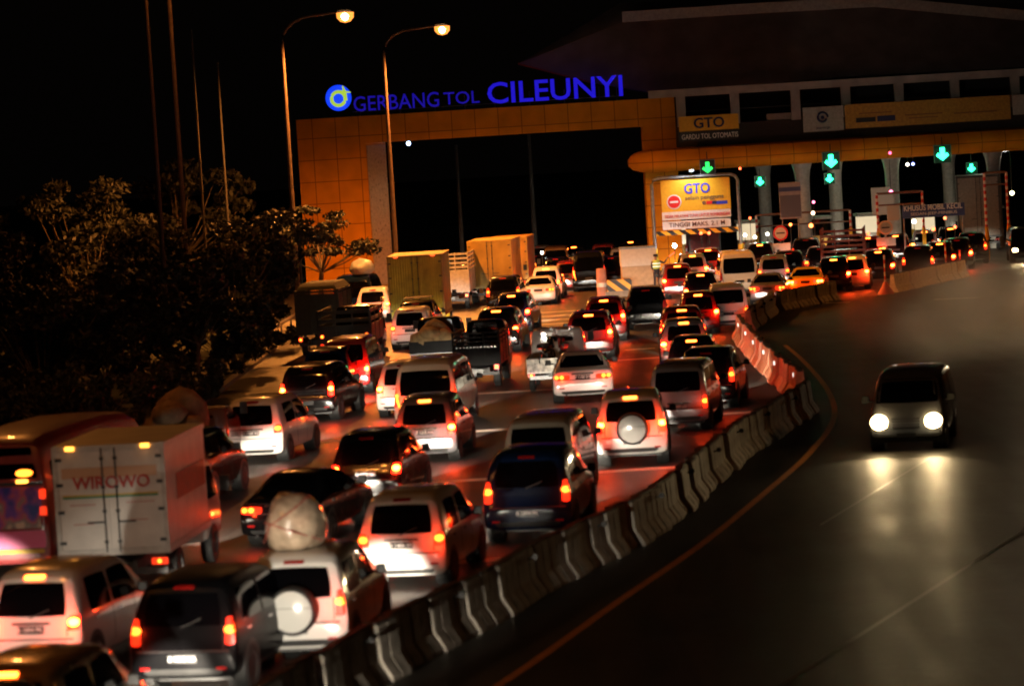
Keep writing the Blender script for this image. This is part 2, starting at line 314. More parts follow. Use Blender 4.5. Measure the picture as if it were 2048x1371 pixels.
# profile stations: y, zb, half width, belt z, top z, half top width
W_ = {
 'mpv': dict(W=1.68, L=4.2, H=1.72, st=[(0, .36, .70, .52, .6, .6), (.02, .26, .80, .56, .66, .7), (.07, .22, .84, .60, .74, .74), (.12, .22, .84, .92, 1.0, .76), (.22, .22, .84, .95, 1.30, .70), (.34, .22, .84, .96, 1.60, .63), (.55, .22, .84, .97, 1.70, .63), (1.5, .22, .84, .97, 1.72, .65), (2.45, .22, .84, .97, 1.68, .63), (2.75, .22, .84, .97, 1.55, .60), (3.3, .22, .84, .94, 1.06, .70), (3.85, .24, .82, .80, .88, .68), (4.12, .28, .76, .62, .70, .6), (4.2, .36, .62, .5, .56, .5)],
   rw=((-.60, 1.0), (.60, 1.0), (.53, 1.52), (-.53, 1.52)), tl=[((.60, .78), (.82, .78), (.80, 1.02), (.66, 1.02))], hb=1.60, plate=.80, sw=[(.62, 1.55), (1.62, 2.5)], swz=(1.0, 1.53), ws=((-.66, 1.08), (.66, 1.08), (.56, 1.55), (-.56, 1.55)), wy=(.72, 3.45), wr=.31),
 'suv': dict(W=1.74, L=4.4, H=1.78, st=[(0, .42, .74, .58, .66, .6), (.03, .32, .84, .62, .72, .72), (.08, .28, .87, .66, .8, .78), (.11, .28, .87, 1.0, 1.08, .80), (.18, .28, .87, 1.04, 1.38, .74), (.28, .28, .87, 1.05, 1.66, .68), (.5, .28, .87, 1.05, 1.76, .67), (1.5, .28, .87, 1.05, 1.78, .69), (2.4, .28, .87, 1.05, 1.75, .67), (2.7, .28, .87, 1.05, 1.62, .64), (3.2, .28, .87, 1.02, 1.14, .76), (3.95, .3, .86, .92, 1.0, .74), (4.3, .36, .8, .7, .8, .66), (4.4, .42, .66, .58, .64, .5)],
   rw=((-.64, 1.09), (.64, 1.09), (.57, 1.58), (-.57, 1.58)), tl=[((.68, .80), (.85, .80), (.82, 1.22), (.71, 1.22))], hb=1.66, plate=.60, sw=[(.5, 1.5), (1.57, 2.45)], swz=(1.09, 1.6), ws=((-.7, 1.16), (.7, 1.16), (.6, 1.62), (-.6, 1.62)), wy=(.78, 3.55), wr=.35),
 'van': dict(W=1.68, L=4.3, H=1.92, st=[(0, .40, .72, .52, .6, .62), (.02, .32, .82, .56, .66, .72), (.05, .28, .84, .62, .76, .76), (.07, .28, .84, 1.02, 1.1, .79), (.12, .28, .84, 1.06, 1.5, .76), (.2, .28, .84, 1.08, 1.82, .70), (.4, .28, .84, 1.08, 1.90, .69), (1.6, .28, .84, 1.08, 1.92, .70), (3.0, .28, .84, 1.06, 1.89, .69), (3.3, .28, .84, 1.04, 1.78, .67), (3.9, .28, .83, .98, 1.14, .74), (4.2, .32, .8, .7, .82, .7), (4.3, .42, .66, .6, .66, .5)],
   rw=((-.66, 1.14), (.66, 1.14), (.62, 1.7), (-.62, 1.7)), tl=[((.70, .66), (.83, .66), (.82, 1.02), (.71, 1.02))], hb=None, plate=.72, sw=[(.3, 1.5), (1.58, 2.6), (2.68, 3.3)], swz=(1.16, 1.72), ws=((-.72, 1.18), (.72, 1.18), (.62, 1.75), (-.62, 1.75)), wy=(.85, 3.55), wr=.32),
 'minibus': dict(W=1.9, L=5.0, H=2.25, st=[(0, .42, .84, .56, .62, .7), (.02, .34, .93, .6, .7, .8), (.06, .3, .95, .64, .8, .86), (.08, .3, .95, 1.1, 1.18, .89), (.14, .3, .95, 1.15, 1.75, .84), (.22, .3, .95, 1.16, 2.12, .77), (.45, .3, .95, 1.16, 2.23, .76), (2, .3, .95, 1.16, 2.25, .77), (3.9, .3, .95, 1.14, 2.2, .76), (4.2, .3, .95, 1.1, 2.0, .74), (4.75, .3, .94, 1.0, 1.2, .84), (4.95, .34, .9, .7, .85, .8), (5.0, .44, .8, .6, .7, .6)],
   rw=((-.78, 1.14), (.78, 1.14), (.72, 1.92), (-.72, 1.92)), tl=[((.84, .80), (.94, .80), (.93, 1.45), (.86, 1.45))], hb=None, plate=.74, sw=[(.3, 1.8), (1.9, 3.2), (3.3, 4.15)], swz=(1.25, 1.95), ws=((-.8, 1.25), (.8, 1.25), (.7, 1.95), (-.7, 1.95)), wy=(1.0, 4.1), wr=.34),
 'sedan': dict(W=1.76, L=4.5, H=1.42, st=[(0, .34, .76, .5, .56, .64), (.03, .26, .84, .56, .64, .72), (.08, .22, .87, .66, .78, .78), (.12, .22, .88, .86, .93, .78), (.35, .22, .88, .90, .98, .78), (.62, .22, .88, .92, 1.0, .76), (.95, .22, .88, .92, 1.2, .66), (1.3, .22, .88, .92, 1.38, .58), (1.7, .22, .88, .92, 1.42, .58), (2.5, .22, .88, .92, 1.39, .58), (2.85, .22, .88, .91, 1.2, .64), (3.25, .22, .88, .88, .98, .74), (4.1, .24, .86, .76, .84, .7), (4.42, .3, .78, .6, .68, .62), (4.5, .36, .64, .5, .56, .5)],
   rw=((-.68, 1.03), (.68, 1.03), (.56, 1.34), (-.56, 1.34)), tl=[((.38, .70), (.85, .70), (.84, .84), (.38, .84))], hb=None, plate=.76, sw=[(1.0, 1.75), (1.82, 2.75)], swz=(.95, 1.27), ws=((-.68, 1.0), (.68, 1.0), (.56, 1.35), (-.56, 1.35)), wy=(.85, 3.6), wr=.31),
}
PROTO = {}
def car_proto(kind, opts=()):
    key = (kind,)+tuple(sorted(opts))
    if key in PROTO: return PROTO[key]
    S = W_[kind]; body = loft(S['st']); bb = bmesh.new(); bb.from_mesh(body); bvh = BVHTree.FromBMesh(bb); bb.free()
    P = []   # (name, mesh, matkey, parent index or None, level of detail)
    def add(n, me, mk, par=None, lod=0, loc=None): P.append((n, me, mk, par, lod, loc)); return len(P)-1
    W2 = S['W']/2
    add('body', body, 'paint')
    add('rear_window', patch(bvh, S['rw'], 'rear', .008, (10, 6), .18, 'rear_window'), 'glass')
    add('windscreen', patch(bvh, S['ws'], 'front', .008, (10, 6), .18, 'windscreen'), 'glass')
    for side in ('right', 'left'):
        for (y0, y1) in S['sw']:
            z0, z1 = S['swz']; i = .06 if y0 < .7 else .02; lastw = (y0, y1) == S['sw'][-1]
            add('side_window', patch(bvh, ((y0, z0), (y1+(.3 if lastw else 0), z0), (y1, z1), (y0+i+(.15 if kind == 'sedan' and y0 < 1.5 else 0), z1)), side, .008, (6, 4), .2, 'side_window'), 'glass')
    for q in S['tl']:
        for s in (1, -1):
            qq = q if s > 0 else tuple((-a, b) for a, b in (q[1], q[0], q[3], q[2]))
            i = add('tail_light', patch(bvh, qq, 'rear', .02, (5, 5), .35, 'tail_light'), 'tail')
            cx = sum(p[0] for p in qq)/4; z0, z1 = qq[0][1], qq[2][1]; cz = z0*.45+z1*.55
            if kind == 'sedan':
                for dx in (-.1, .05):
                    c2 = cx+(dx+.1)*s; add('bulb', patch(bvh, ((c2-.06, cz-.05), (c2+.06, cz-.05), (c2+.06, cz+.05), (c2-.06, cz+.05)), 'rear', .028, (4, 4), .9, 'bulb'), 'bulb', i)
            else:
                hb_ = .085; add('bulb', patch(bvh, ((cx-hb_, cz-.06), (cx+hb_, cz-.06), (cx+hb_, cz+.06), (cx-hb_, cz+.06)), 'rear', .028, (4, 4), .9, 'bulb'), 'bulb', i)
    if S['hb']: add('high_brake_light', patch(bvh, ((-.17, S['hb']-.025), (.17, S['hb']-.025), (.17, S['hb']+.03), (-.17, S['hb']+.03)), 'rear', .03, (6, 2), .2, 'high_brake_light'), 'hb')
    pz = S['plate']; ps = -.0
    pl = patch(bvh, ((-.22, pz-.06), (.22, pz-.06), (.22, pz+.06), (-.22, pz+.06)), 'rear', .02, (4, 3), .05, 'number_plate')
    i = add('number_plate', pl, 'plate')
    ymin = min(v.co.y for v in pl.vertices); P.append(('plate_lettering', None, 'pltxt', i, 2, (0, ymin-.006, pz)))
    if pz > .68: add('tailgate_garnish', patch(bvh, ((-.34, pz+.08), (.34, pz+.08), (.32, pz+.115), (-.32, pz+.115)), 'rear', .025, (6, 2), .2, 'tailgate_garnish'), 'chrome', None, 1)
    # bumper gap, lower dark valance, reflectors
    zb = S['st'][2][4]-.10
    add('bumper_gap', patch(bvh, ((-W2*.86, zb), (W2*.86, zb), (W2*.86, zb+.022), (-W2*.86, zb+.022)), 'rear', .004, (14, 1), .0, 'bumper_gap'), 'seam', None, 1)
    add('bumper_valance', patch(bvh, ((-W2*.7, .27 if kind in ('mpv', 'sedan') else .34), (W2*.7, .27 if kind in ('mpv', 'sedan') else .34), (W2*.76, .36 if kind in ('mpv', 'sedan') else .44), (-W2*.76, .36 if kind in ('mpv', 'sedan') else .44)), 'rear', .006, (8, 2), .2, 'bumper_valance'), 'black', None, 1)
    for s in (1, -1):
        q = ((.62*s-.08, .43), (.62*s+.08, .43), (.62*s+.08, .47), (.62*s-.08, .47))
        add('reflector', patch(bvh, q, 'rear', .012, (3, 2), .2, 'reflector'), 'lensoff', None, 1)
    # tailgate seams
    if kind != 'sedan':
        x = S['rw'][1][0]+.02
        for s in (1, -1): add('tailgate_seam', patch(bvh, ((s*x-.008, zb+.05), (s*x+.008, zb+.05), (s*x*.99+.008, S['rw'][0][1]), (s*x*.99-.008, S['rw'][0][1])), 'rear', .003, (1, 6), 0, 'tailgate_seam'), 'seam', None, 1)
        add('wiper', patch(bvh, ((-.02, S['rw'][0][1]-.03), (.3, S['rw'][0][1]+.1), (.3, S['rw'][0][1]+.118), (-.02, S['rw'][0][1]-.01)), 'rear', .03, (6, 1), 0, 'wiper', .012), 'black', None, 1)
    else:
        add('trunk_seam', patch(bvh, ((-.7, .885), (.7, .885), (.7, .897), (-.7, .897)), 'rear', .003, (10, 1), 0, 'trunk_seam'), 'seam', None, 1)
    for s, side in ((1, 'right'), (-1, 'left')):
        for (y0, y1) in S['sw']:
            for yy in (y1+.02,):
                add('door_seam', patch(bvh, ((yy-.007, .4), (yy+.007, .4), (yy+.007, S['swz'][0]), (yy-.007, S['swz'][0])), side, .003, (1, 5), 0, 'door_seam'), 'seam', None, 1)
            add('door_handle', patch(bvh, ((y0+.12, S['swz'][0]-.14), (y0+.3, S['swz'][0]-.14), (y0+.3, S['swz'][0]-.105), (y0+.12, S['swz'][0]-.105)), side, .03, (3, 2), .2, 'door_handle'), 'chrome', None, 1)
        ym = S['sw'][-1][1]+.12; zm = S['swz'][0]+.06
        m = MB(); m.box((s*(W2+.12), ym, zm+.04), (.2, .09, .17), taper=.8); m.box((s*(W2+.0), ym+.03, zm-.01), (.12, .05, .05))
        add('wing_mirror', baked('wing_mirror', m.mesh('m'), [('BEVEL', dict(width=.025, segments=2))]), 'black')
        q = ((.57*s-.15, .65), (.57*s+.15, .65), (.57*s+.15, .84), (.57*s-.15, .84))
        zh = .70 if kind != 'minibus' else .9
        q = tuple((a, b-.74+zh) for a, b in q)
        add('headlight', patch(bvh, q, 'front', .015, (4, 4), .5, 'headlight'), 'head')
    # underbody with arches
    m = MB(); L = S['L']; m.box((0, L/2, .30), (S['W']*.8, L*.88, .16))
    for yy in S['wy']:
        for s in (1, -1): m.lathe([(0, s*(W2-.3)), (S['wr']+.06, s*(W2-.3)), (S['wr']+.06, s*(W2+.004)), (0, s*(W2+.004))], c=(0, yy, S['wr']+.02), axis='X', n=20)
    m.tube([(-.5, .1, .25), (-.5, -.03, .24)], .03); m.box((0, 1.0, .24), (1.2, .12, .1))
    add('underbody', m.mesh('underbody'), 'black')
    ty, rm = wheel_meshes(S['wr'], .2)
    tyl = ty.copy(); rml = rm.copy(); rml.transform(Matrix.Scale(-1, 4, (1, 0, 0))); rml.flip_normals()
    for yy in S['wy']:
        for s in (1, -1):
            i = add('wheel', ty, 'rubber', None, 0, (s*(W2-.085), yy, S['wr'])); add('rim', rm if s > 0 else rml, 'alloy', i)
    if 'spare' in opts:
        z = .93; m = MB(); m.lathe([(0, -.14), (.30, -.14), (.36, -.12), (.375, -.06), (.375, .06)], c=(.02, -.08, z), axis='Y', n=32)
        i = add('spare_wheel', MB().lathe([(.33, -.13), (.37, -.145), (.395, -.1), (.395, .1)], c=(.02, -.08, z), axis='Y', n=32).mesh('spare_wheel'), 'rubber')
        add('wheel_cover', MB().lathe([(0, -.165), (.31, -.165), (.335, -.15), (.34, -.1)], c=(.02, -.08, z), axis='Y', n=32).mesh('wheel_cover'), 'paint', i)
        add('cover_seam', MB().box((.02, -.246, z+.06), (.64, .006, .008)).mesh('cover_seam'), 'seam', i)
    if 'rails' in opts:
        for s in (1, -1):
            zz = S['H']+.03; m = MB(); m.tube([(s*.60, .6, zz-.05), (s*.60, .7, zz+.02), (s*.60, 2.3, zz+.02), (s*.60, 2.45, zz-.05)], .018)
            add('roof_rail', m.mesh('roof_rail'), 'chrome')
    if 'rack' in opts:
        m = MB(); zz = S['H']+.05
        for s in (1, -1): m.tube([(s*.58, .6, zz+.06), (s*.58, 2.3, zz+.06)], .018); 
        for k in range(7): m.tube([(-.58, .6+k*.28, zz+.06), (.58, .6+k*.28, zz+.06)], .013)
        for s in (1, -1):
            for yy in (.7, 2.2): m.tube([(s*.58, yy, zz-.08), (s*.58, yy, zz+.06)], .015)
        add('roof_rack', m.mesh('roof_rack'), 'black')
    if 'chromes' in opts:
        for k, zz in enumerate((.80, .88, .97)):
            add('chrome_strip', patch(bvh, ((-.6, zz), (.62, zz), (.62, zz+.022), (-.6, zz+.022)), 'rear', .02, (10, 1), 0, 'chrome_strip'), 'chrome')
    PROTO[key] = (P, S); return PROTO[key]
TAIL = {'brake': (LENS_ON, BULB, BAR), 'on': (LENS_DIM, BULB_D, LENS_OFF), 'off': (LENS_OFF, LENS_OFF, LENS_OFF), 'dim': (LENS_DIM, LENS_DIM, LENS_OFF), 'low': (LENS_ON, BULB, LENS_OFF)}
TXT = {}
def setmat(o, m):
    if not o.data.materials: o.data.materials.append(m)
    o.material_slots[0].link = 'OBJECT'; o.material_slots[0].material = m
RP = 30.0
def beam(parent, L, z, power, name='headlight_beam', cone=31, col=(1, .88, .7), dx=0., tilt=-11.):
    ld = bpy.data.lights.new(name, 'SPOT'); ld.energy = power; ld.color = col; ld.spot_size = R(cone); ld.spot_blend = .55; ld.shadow_soft_size = .1
    o = bpy.data.objects.new(name, ld); link(o, parent); o.location = (dx, L+.12, z); o.rotation_euler = (R(90+tilt), 0, 0); return o
BP = 2800.0
def car(name, kind, col, loc, heading, label, cat, tail='brake', opts=(), s=(1, 1, 1), plate=None, head='on', power=1., group='vehicles queuing for the toll gate', lod=1):
    P, S = car_proto(kind, opts)
    t = thing(name, label, cat, loc, -R(heading), group); t.scale = s
    lens, bulb, bar = TAIL[tail]
    mm = {'paint': paint(col), 'glass': GLASS, 'tail': lens, 'bulb': bulb, 'hb': bar, 'plate': PLATE, 'pltxt': PLTXT, 'chrome': CHR, 'seam': SEAM,
          'black': BLK, 'lensoff': LENS_OFF, 'head': HEAD if head != 'full' else HEADX, 'rubber': RUB, 'alloy': ALLOY}
    obs = []
    for (n, me, mk, par, lv, pl) in P:
        if lv > lod or (n == 'plate_lettering' and not plate): obs.append(None); continue
        if n == 'plate_lettering':
            me = text_mesh(plate, .1, 'plate_lettering', .002)
        o = bpy.data.objects.new(n, me); link(o, t if par is None else obs[par]); setmat(o, mm[mk])
        if n == 'plate_lettering': o.location = pl; o.rotation_euler = (math.pi/2, 0, 0)
        elif pl: o.location = pl
        obs.append(o)
    if tail in ('brake', 'on', 'low') and group.startswith('vehicles') and loc[1] < 178:
        q = S['tl'][0]; cz = q[0][1]*.45+q[2][1]*.55; cx_ = sum(p_[0] for p_ in q)/4
        for sx_ in (1, -1):
            nl = 'brake_glow' if tail != 'on' else 'tail_glow'; ld = bpy.data.lights.get(nl) or bpy.data.lights.new(nl, 'POINT'); ld.energy = RP*(1 if tail != 'on' else .35); ld.color = (1, .035, .006); ld.shadow_soft_size = .04
            o = bpy.data.objects.new(nl, ld); link(o, t); o.location = (sx_*cx_, -.12, cz)
    if head == 'on': beam(t, S['L'], .68, BP*power)
    return t
def place(cx, mode, y, heading, H, rk=2.2):
    """foot of the rear bumper from where the rear stands on the road ('g') or its rear roof edge ('r')"""
    if mode == 'g': p = G(cx, y)
    else:
        q = G(cx, y, H); yy = q.y-rk*math.cos(R(heading)); lo, hi = y-150, 2600   # keep the rear's own column, at lamp height
        for _ in range(40):
            m_ = (lo+hi)/2
            if G(cx, m_, .9).y > yy: lo = m_
            else: hi = m_
        p = G(cx, m_, .9)
    p.z = .004; return p
PL = ['D 1327 BU', 'B 1894 PK', 'D 1406 XF', 'Z 1215 HA', 'D 1773 QC', 'B 1062 TFV', 'D 1950 LD', 'F 1188 EM']
def V(kind, col, cx, mode, y, heading, tail, label, opts=(), s=1., sw=None, plate=None, power=1., head='on', cat=None, lod=None, name=None):
    S = W_[kind]; sx = sw or s
    p = place(cx, mode, y, heading, S['H']*s, {'van': 2.8, 'minibus': 3.8}.get(kind, 2.2)); D = p.y
    lod = lod if lod is not None else (2 if D < 95 else (1 if D < 125 else 0))
    nm = name or {'mpv': 'minivan', 'suv': 'suv', 'van': 'van', 'minibus': 'minibus', 'sedan': 'sedan'}[kind]
    return car(nm, kind, col, p, heading, label, cat or {'mpv': 'car', 'suv': 'car', 'van': 'van', 'minibus': 'minibus', 'sedan': 'car'}[kind], tail, opts, (sx, 1, s), plate, head, power, lod=lod)

# --- near rows
c1 = V('mpv', 'white', 58, 'r', 1112, 14, 'brake', 'white minivan with lit brake lights above the corner car, lower left edge', s=1.02, plate=PL[1], power=1.8)
c2 = V('mpv', 'gold', -2, 'r', 1290, 12, 'brake', 'bronze minivan half out of view in the lower left corner', s=1.0, plate=PL[2])
c3 = V('suv', 'softblack', 362, 'r', 1128, 13, 'on', 'large black minivan with a bright number plate behind the white car with the roof bundle', s=1.0, plate=PL[3], power=1.3, name='minivan')
c4 = V('suv', 'white', 586, 'r', 1080, 8, 'on', 'white off-roader with spare wheel carrying a wrapped bundle on its roof', opts=('spare',), s=1.0, power=1.)
c5 = V('mpv', 'white', 800, 'r', 966, 11, 'on', 'white minivan beside the barrier with dark rear window, its rear brightly lit', s=1.02, plate='D 1406 XF')
c6 = V('suv', 'blue', 1053, 'r', 884, 9, 'on', 'dark blue station wagon with pale bumper near the barrier', s=1.06, plate='B 1894 PK')
c7 = V('van', 'tan', 1078, 'r', 816, 9, 'off', 'tan van just ahead of the dark blue station wagon', s=1.0)
c8 = V('mpv', 'black', 730, 'r', 852, 9, 'low', 'black minivan with round red brake lights behind the silver minivan with high brake light', s=1.0, plate='D 1773 QC')
c9 = V('sedan', 'black', 556, 'r', 937, 14, 'on', 'black sedan partly hidden by the roof bundle', s=1.02)
c10 = V('mpv', 'silver', 848, 'r', 782, 7, 'brake', 'silver minivan with high brake light below the van with the big rear window', s=1.0, plate='Z 1215 HA')
c11 = V('suv', 'white', 1263, 'r', 773, 4, 'brake', 'white off-roader with round white spare wheel cover and high brake light', opts=('spare',), s=1.02, plate='B 1327 BJ')
c12 = V('van', 'silver', 1356, 'r', 714, 10, 'on', 'silver van beside the off-roader with spare wheel, parked tight along the barrier', s=.98, plate='D 1950 LD')
c13 = V('sedan', 'white', 1165, 'r', 700, 1, 'on', 'white sedan with wide rectangular tail lights behind the pickup with motorcycles', s=1.06, sw=1.08, plate='F 1188 EM')
c15 = V('minibus', 'cream', 851, 'r', 704, 7, 'on', 'cream minibus with one very large dark rear window', s=.92, sw=1.0)
c16 = V('mpv', 'white', 803, 'r', 716, 7, 'low', 'white minivan mostly hidden on the left of the cream minibus', s=.98)
c17 = V('suv', 'black', 612, 'r', 722, 11, 'low', 'black minivan with chrome strips across its tailgate near the trees', opts=('chromes',), s=.99, sw=1.03, name='minivan')
c18 = V('mpv', 'white', 500, 'r', 786, 12, 'on', 'white minivan with glaring white tailgate at the left kerb below the trees', s=1.02, sw=1.06, plate='D 1188 KE')
c22 = V('suv', 'black', 345, 'g', 1016, 10, 'on', 'dark car squeezed between the white box truck and the black sedan')
c23 = V('van', 'red', 690, 'r', 668, 6, 'brake', 'red minivan with pale rear window in front of the dark flatbed truck', s=1., name='van')
c24 = V('mpv', 'blue', 648, 'r', 690, 8, 'off', 'dark blue car between the black chrome-striped minivan and the red van')
c28 = V('mpv', 'white', 822, 'g', 699, 5, 'on', 'white car whose left rear corner shows beside the loaded pickup')
c28b = V('mpv', 'white', 745, 'r', 572, 4, 'low', 'white car in front of the roof-loaded minibus, right rear glowing red')
c29 = V('suv', 'black', 832, 'r', 598, 4, 'off', 'black off-roader with roof rack right behind the yellow box truck', opts=('rack',), s=1.0)
c32 = V('mpv', 'black', 992, 'r', 612, 7, 'brake', 'black minivan with bright high brake light right of the loaded pickup', s=1.02, sw=1.08)
c33 = V('mpv', 'blue', 1022, 'r', 583, 8, 'brake', 'dark blue minivan ahead of the black one, before the closely spaced road stripes')
c34 = V('suv', 'black', 1006, 'r', 549, 6, 'on', 'black car with low rounded roof under the second yellow truck')
c41a = V('suv', 'black', 1293, 'r', 571, 3, 'off', 'black pickup-like car with glaring white plate, below the white cabinet', opts=('rails',), s=1., sw=1.03)
c41b = V('suv', 'maroon', 1209, 'r', 591, 4, 'brake', 'maroon car with two small lamps at the roof edge, in front of the island nose')
c41c = V('suv', 'maroon', 1178, 'r', 619, 5, 'brake', 'maroon car right behind the one with two roof lamps, above the pickup with motorcycles', s=1.0, sw=1.04)
c41d = V('mpv', 'maroon', 1366, 'r', 609, 2, 'brake', 'dark red car third in line ahead of the silver van', sw=1.05)
c41e = V('mpv', 'silver', 1370, 'r', 633, 2, 'brake', 'silver grey car with glowing left tail light, second in line ahead of the silver van', sw=1.03)
c41f = V('mpv', 'black', 1384, 'r', 667, 6, 'brake', 'black car with bright wide high brake light just ahead of the silver van')
c41h = V('suv', 'black', 1412, 'r', 690, 10, 'on', 'black car right of the silver van beside the red lit barriers')
c41g = V('mpv', 'maroon', 1398, 'r', 580, 3, 'brake', 'dark maroon car with small high brake light left of the white van')
c41i = V('mpv', 'black', 1403, 'r', 542, 2, 'brake', 'black car under the cream minibus, high brake light lit')
c41j = V('mpv', 'maroon', 1357, 'r', 525, 0, 'brake', 'maroon car with big left brake light beside the traffic officer')
c41k = V('mpv', 'silver', 1387, 'r', 505, 0, 'brake', 'car directly under the right half of the lane sign')
c41l = V('mpv', 'maroon', 1418, 'r', 494, 0, 'brake', 'small far car entering the lane behind the lane sign')
c41m = V('van', 'white', 1457, 'r', 563, 3, 'on', 'white van by the bend of the barriers with glaring lower rear')
c41n = V('minibus', 'cream', 1479, 'r', 497, 1, 'off', 'cream minibus with wide dark rear window behind the lane sign', s=1., sw=1.05)
c41o = V('sedan', 'silver', 1534, 'r', 545, 8, 'on', 'silver sedan behind the first barriers after the bend')
c41p = V('sedan', 'yellow', 1610, 'r', 533, 10, 'brake', 'yellow sedan with dark roof left of the orange post', sw=1.04)
c41q = V('mpv', 'white', 1705, 'r', 508, 9, 'brake', 'white hatchback with lit high brake light at the gap in the barriers')
c41r = V('mpv', 'black', 1757, 'r', 497, 10, 'brake', 'black car ahead of the white hatchback at the barrier gap')
c41s = V('suv', 'black', 1836, 'r', 489, 10, 'on', 'black car behind the brightly lit white barriers', s=.98)
c41t = V('mpv', 'black', 1880, 'r', 481, 10, 'brake', 'dark car with glaring bumper under the blue lane sign')
c41u = V('mpv', 'black', 1915, 'r', 474, 10, 'low', 'dark car between the blue lane sign and the yellow posts')
c41v = V('suv', 'black', 1944, 'r', 463, 10, 'on', 'rearmost dark car at the left yellow post, its tail light red')
c41x = V('suv', 'black', 1578, 'r', 500, 6, 'off', 'black round-roofed car left of the white column foot')
c41y = V('mpv', 'black', 1640, 'r', 491, 8, 'on', 'black car below the dark red slatted truck')
c39a = V('mpv', 'white', 1092, 'r', 531, 5, 'brake', 'white minivan with lit high brake light in the middle lane, second white one')
c39b = V('sedan', 'white', 1078, 'g', 610, 5, 'on', 'small white sedan with glaring boot in the middle lane')
c39c = V('mpv', 'black', 1112, 'r', 512, 4, 'on', 'black car just ahead of the white minivan in the middle lane')
c39d = V('mpv', 'maroon', 1136, 'r', 519, 6, 'low', 'maroon car beside the white minivan, big brake light on its right', s=.97)
c39e = V('minibus', 'black', 1178, 'r', 498, 4, 'on', 'black minibus left of the striped crash drum', s=.98)
c39f = V('mpv', 'black', 1222, 'r', 510, 3, 'on', 'black car between the crash drum and the white cabinet')
c39g = V('van', 'brown', 1112, 'r', 490, 3, 'off', 'brown van far back in the dark middle lane')
c39h = V('mpv', 'black', 1068, 'r', 507, 4, 'on', 'black car right of the second yellow truck', s=.95)
c39i = V('mpv', 'silver', 1245, 'r', 494, 1, 'on', 'silver car far back left of the orange gate pillar')
for k, (cx, yr, col, kd, tl, lb) in enumerate(((1148, 489, 'black', 'mpv', 'brake', 'dark far car inside the orange gateway, left of the middle'), (1206, 486, 'maroon', 'mpv', 'on', 'maroon far car inside the orange gateway behind the black minibus'), (1076, 489, 'silver', 'mpv', 'on', 'silver far car beside the farthest yellow truck'),
        (1262, 479, 'black', 'suv', 'brake', 'black far car behind the white cabinet, before the gate pillar'), (1520, 484, 'black', 'mpv', 'brake', 'black car entering the lane right of the lane sign'), (1547, 508, 'silver', 'mpv', 'on', 'silver car between the cream minibus and the black round-roofed car'), (1612, 474, 'black', 'suv', 'on', 'black car in the shadow right of the white column foot'),
        (1736, 470, 'maroon', 'mpv', 'brake', 'maroon car at the foot of the round pale sign'), (1792, 466, 'black', 'mpv', 'brake', 'black car under the left end of the blue lane sign'), (1850, 458, 'silver', 'mpv', 'brake', 'silver far car seen below the middle of the blue lane sign'), (1902, 452, 'black', 'mpv', 'brake', 'black far car seen below the right end of the blue lane sign'), (1668, 512, 'black', 'mpv', 'brake', 'black car between the yellow sedan and the white hatchback'))):
    V(kd, col, cx, 'r', yr, 5 if cx < 1300 else 8, tl, lb)
c39j = V('suv', 'black', 1282, 'r', 492, 1, 'off', 'black car far back right beside the orange gate pillar')
# unseen cars added outside the frame so their headlights light the rears in view
def loose(kind, col, x, y, hd, label, power=1., tilt=-3.):
    t = car('minivan', kind, col, (x, y, .004), hd, label, 'car', 'on', (), (1, 1, 1), None, 'none', 1, lod=0)
    beam(t, W_[kind]['L'], .68, BP*power, cone=24, tilt=tilt); return t
loose('mpv', 'grey', -7.6, 36.2, 12, 'grey minivan just below the frame behind the large black minivan', .8, -9)
loose('mpv', 'silver', -11.4, 32.5, 12, 'silver minivan just below the frame behind the bronze minivan', 1., -6)
loose('van', 'blue', -12.6, 49.5, 10, 'blue van just outside the left edge behind the bus', 1.1, -8)
loose('mpv', 'white', -6.2, 29.5, 8, 'white minivan below the frame behind the off-roader', 2.4, -2.6)
# oncoming car with dazzling headlamps
pc = G(1815, 903)
on = thing('oncoming_minivan', 'dark oncoming minivan with dazzling headlights on the empty road', 'car', (pc.x, pc.y, .004), 0)
bpy.data.objects.remove(on)
on = car('minivan', 'van', 'grey', (0, 0, 0), 0, 'dark oncoming minivan with dazzling headlights on the empty road', 'car', 'on', (), (1.12, 1, 1.0), None, 'full', 0, group='oncoming vehicles', lod=1)
on.rotation_euler = (0, 0, math.pi-R(13)); on.location = (pc.x+math.sin(R(13))*4.3, pc.y+math.cos(R(13))*4.3, .004)
gm = MB()
for k in range(4): gm.box((0, 4.32, .62+k*.07), (.62, .05, .025))
gm.build('grille', CHR, on)
for sx_ in (-1, 1): MB().lathe([(0, .06), (.13, .045), (.185, .0), (.19, -.06)], c=(sx_*.6, 4.3, .75), axis='Y', n=24).build('lamp_glass', HEADX, on)  # oversized glowing discs stand in for the headlamp glare
MB().box((0, 4.36, .42), (.42, .02, .12)).build('front_plate', PLATE, on)
for dx in (-.6, .6):
    ld = bpy.data.lights.get('lamp_glare') or bpy.data.lights.new('lamp_glare', 'POINT'); ld.energy = 4; ld.color = (1, .85, .5); ld.shadow_soft_size = .05
    o = bpy.data.objects.new('lamp_glare', ld); link(o, on); o.location = (dx, 4.5, .74)
    beam(on, 4.3, .72, 130, cone=60, col=(1, .72, .36), dx=dx, tilt=-5)
p2 = G(2040, 525); on2 = car('minivan', 'van', 'black', (p2.x+.8, p2.y+4.3, .004), 0, 'far oncoming van with glaring headlight at the right edge by the gate', 'van', 'on', (), (1, 1, 1), None, 'full', 0, group='oncoming vehicles', lod=0)
on2.rotation_euler = (0, 0, math.pi+R(-6)); beam(on2, 4.3, .72, 220, tilt=-4, cone=60, col=(1, .74, .42))
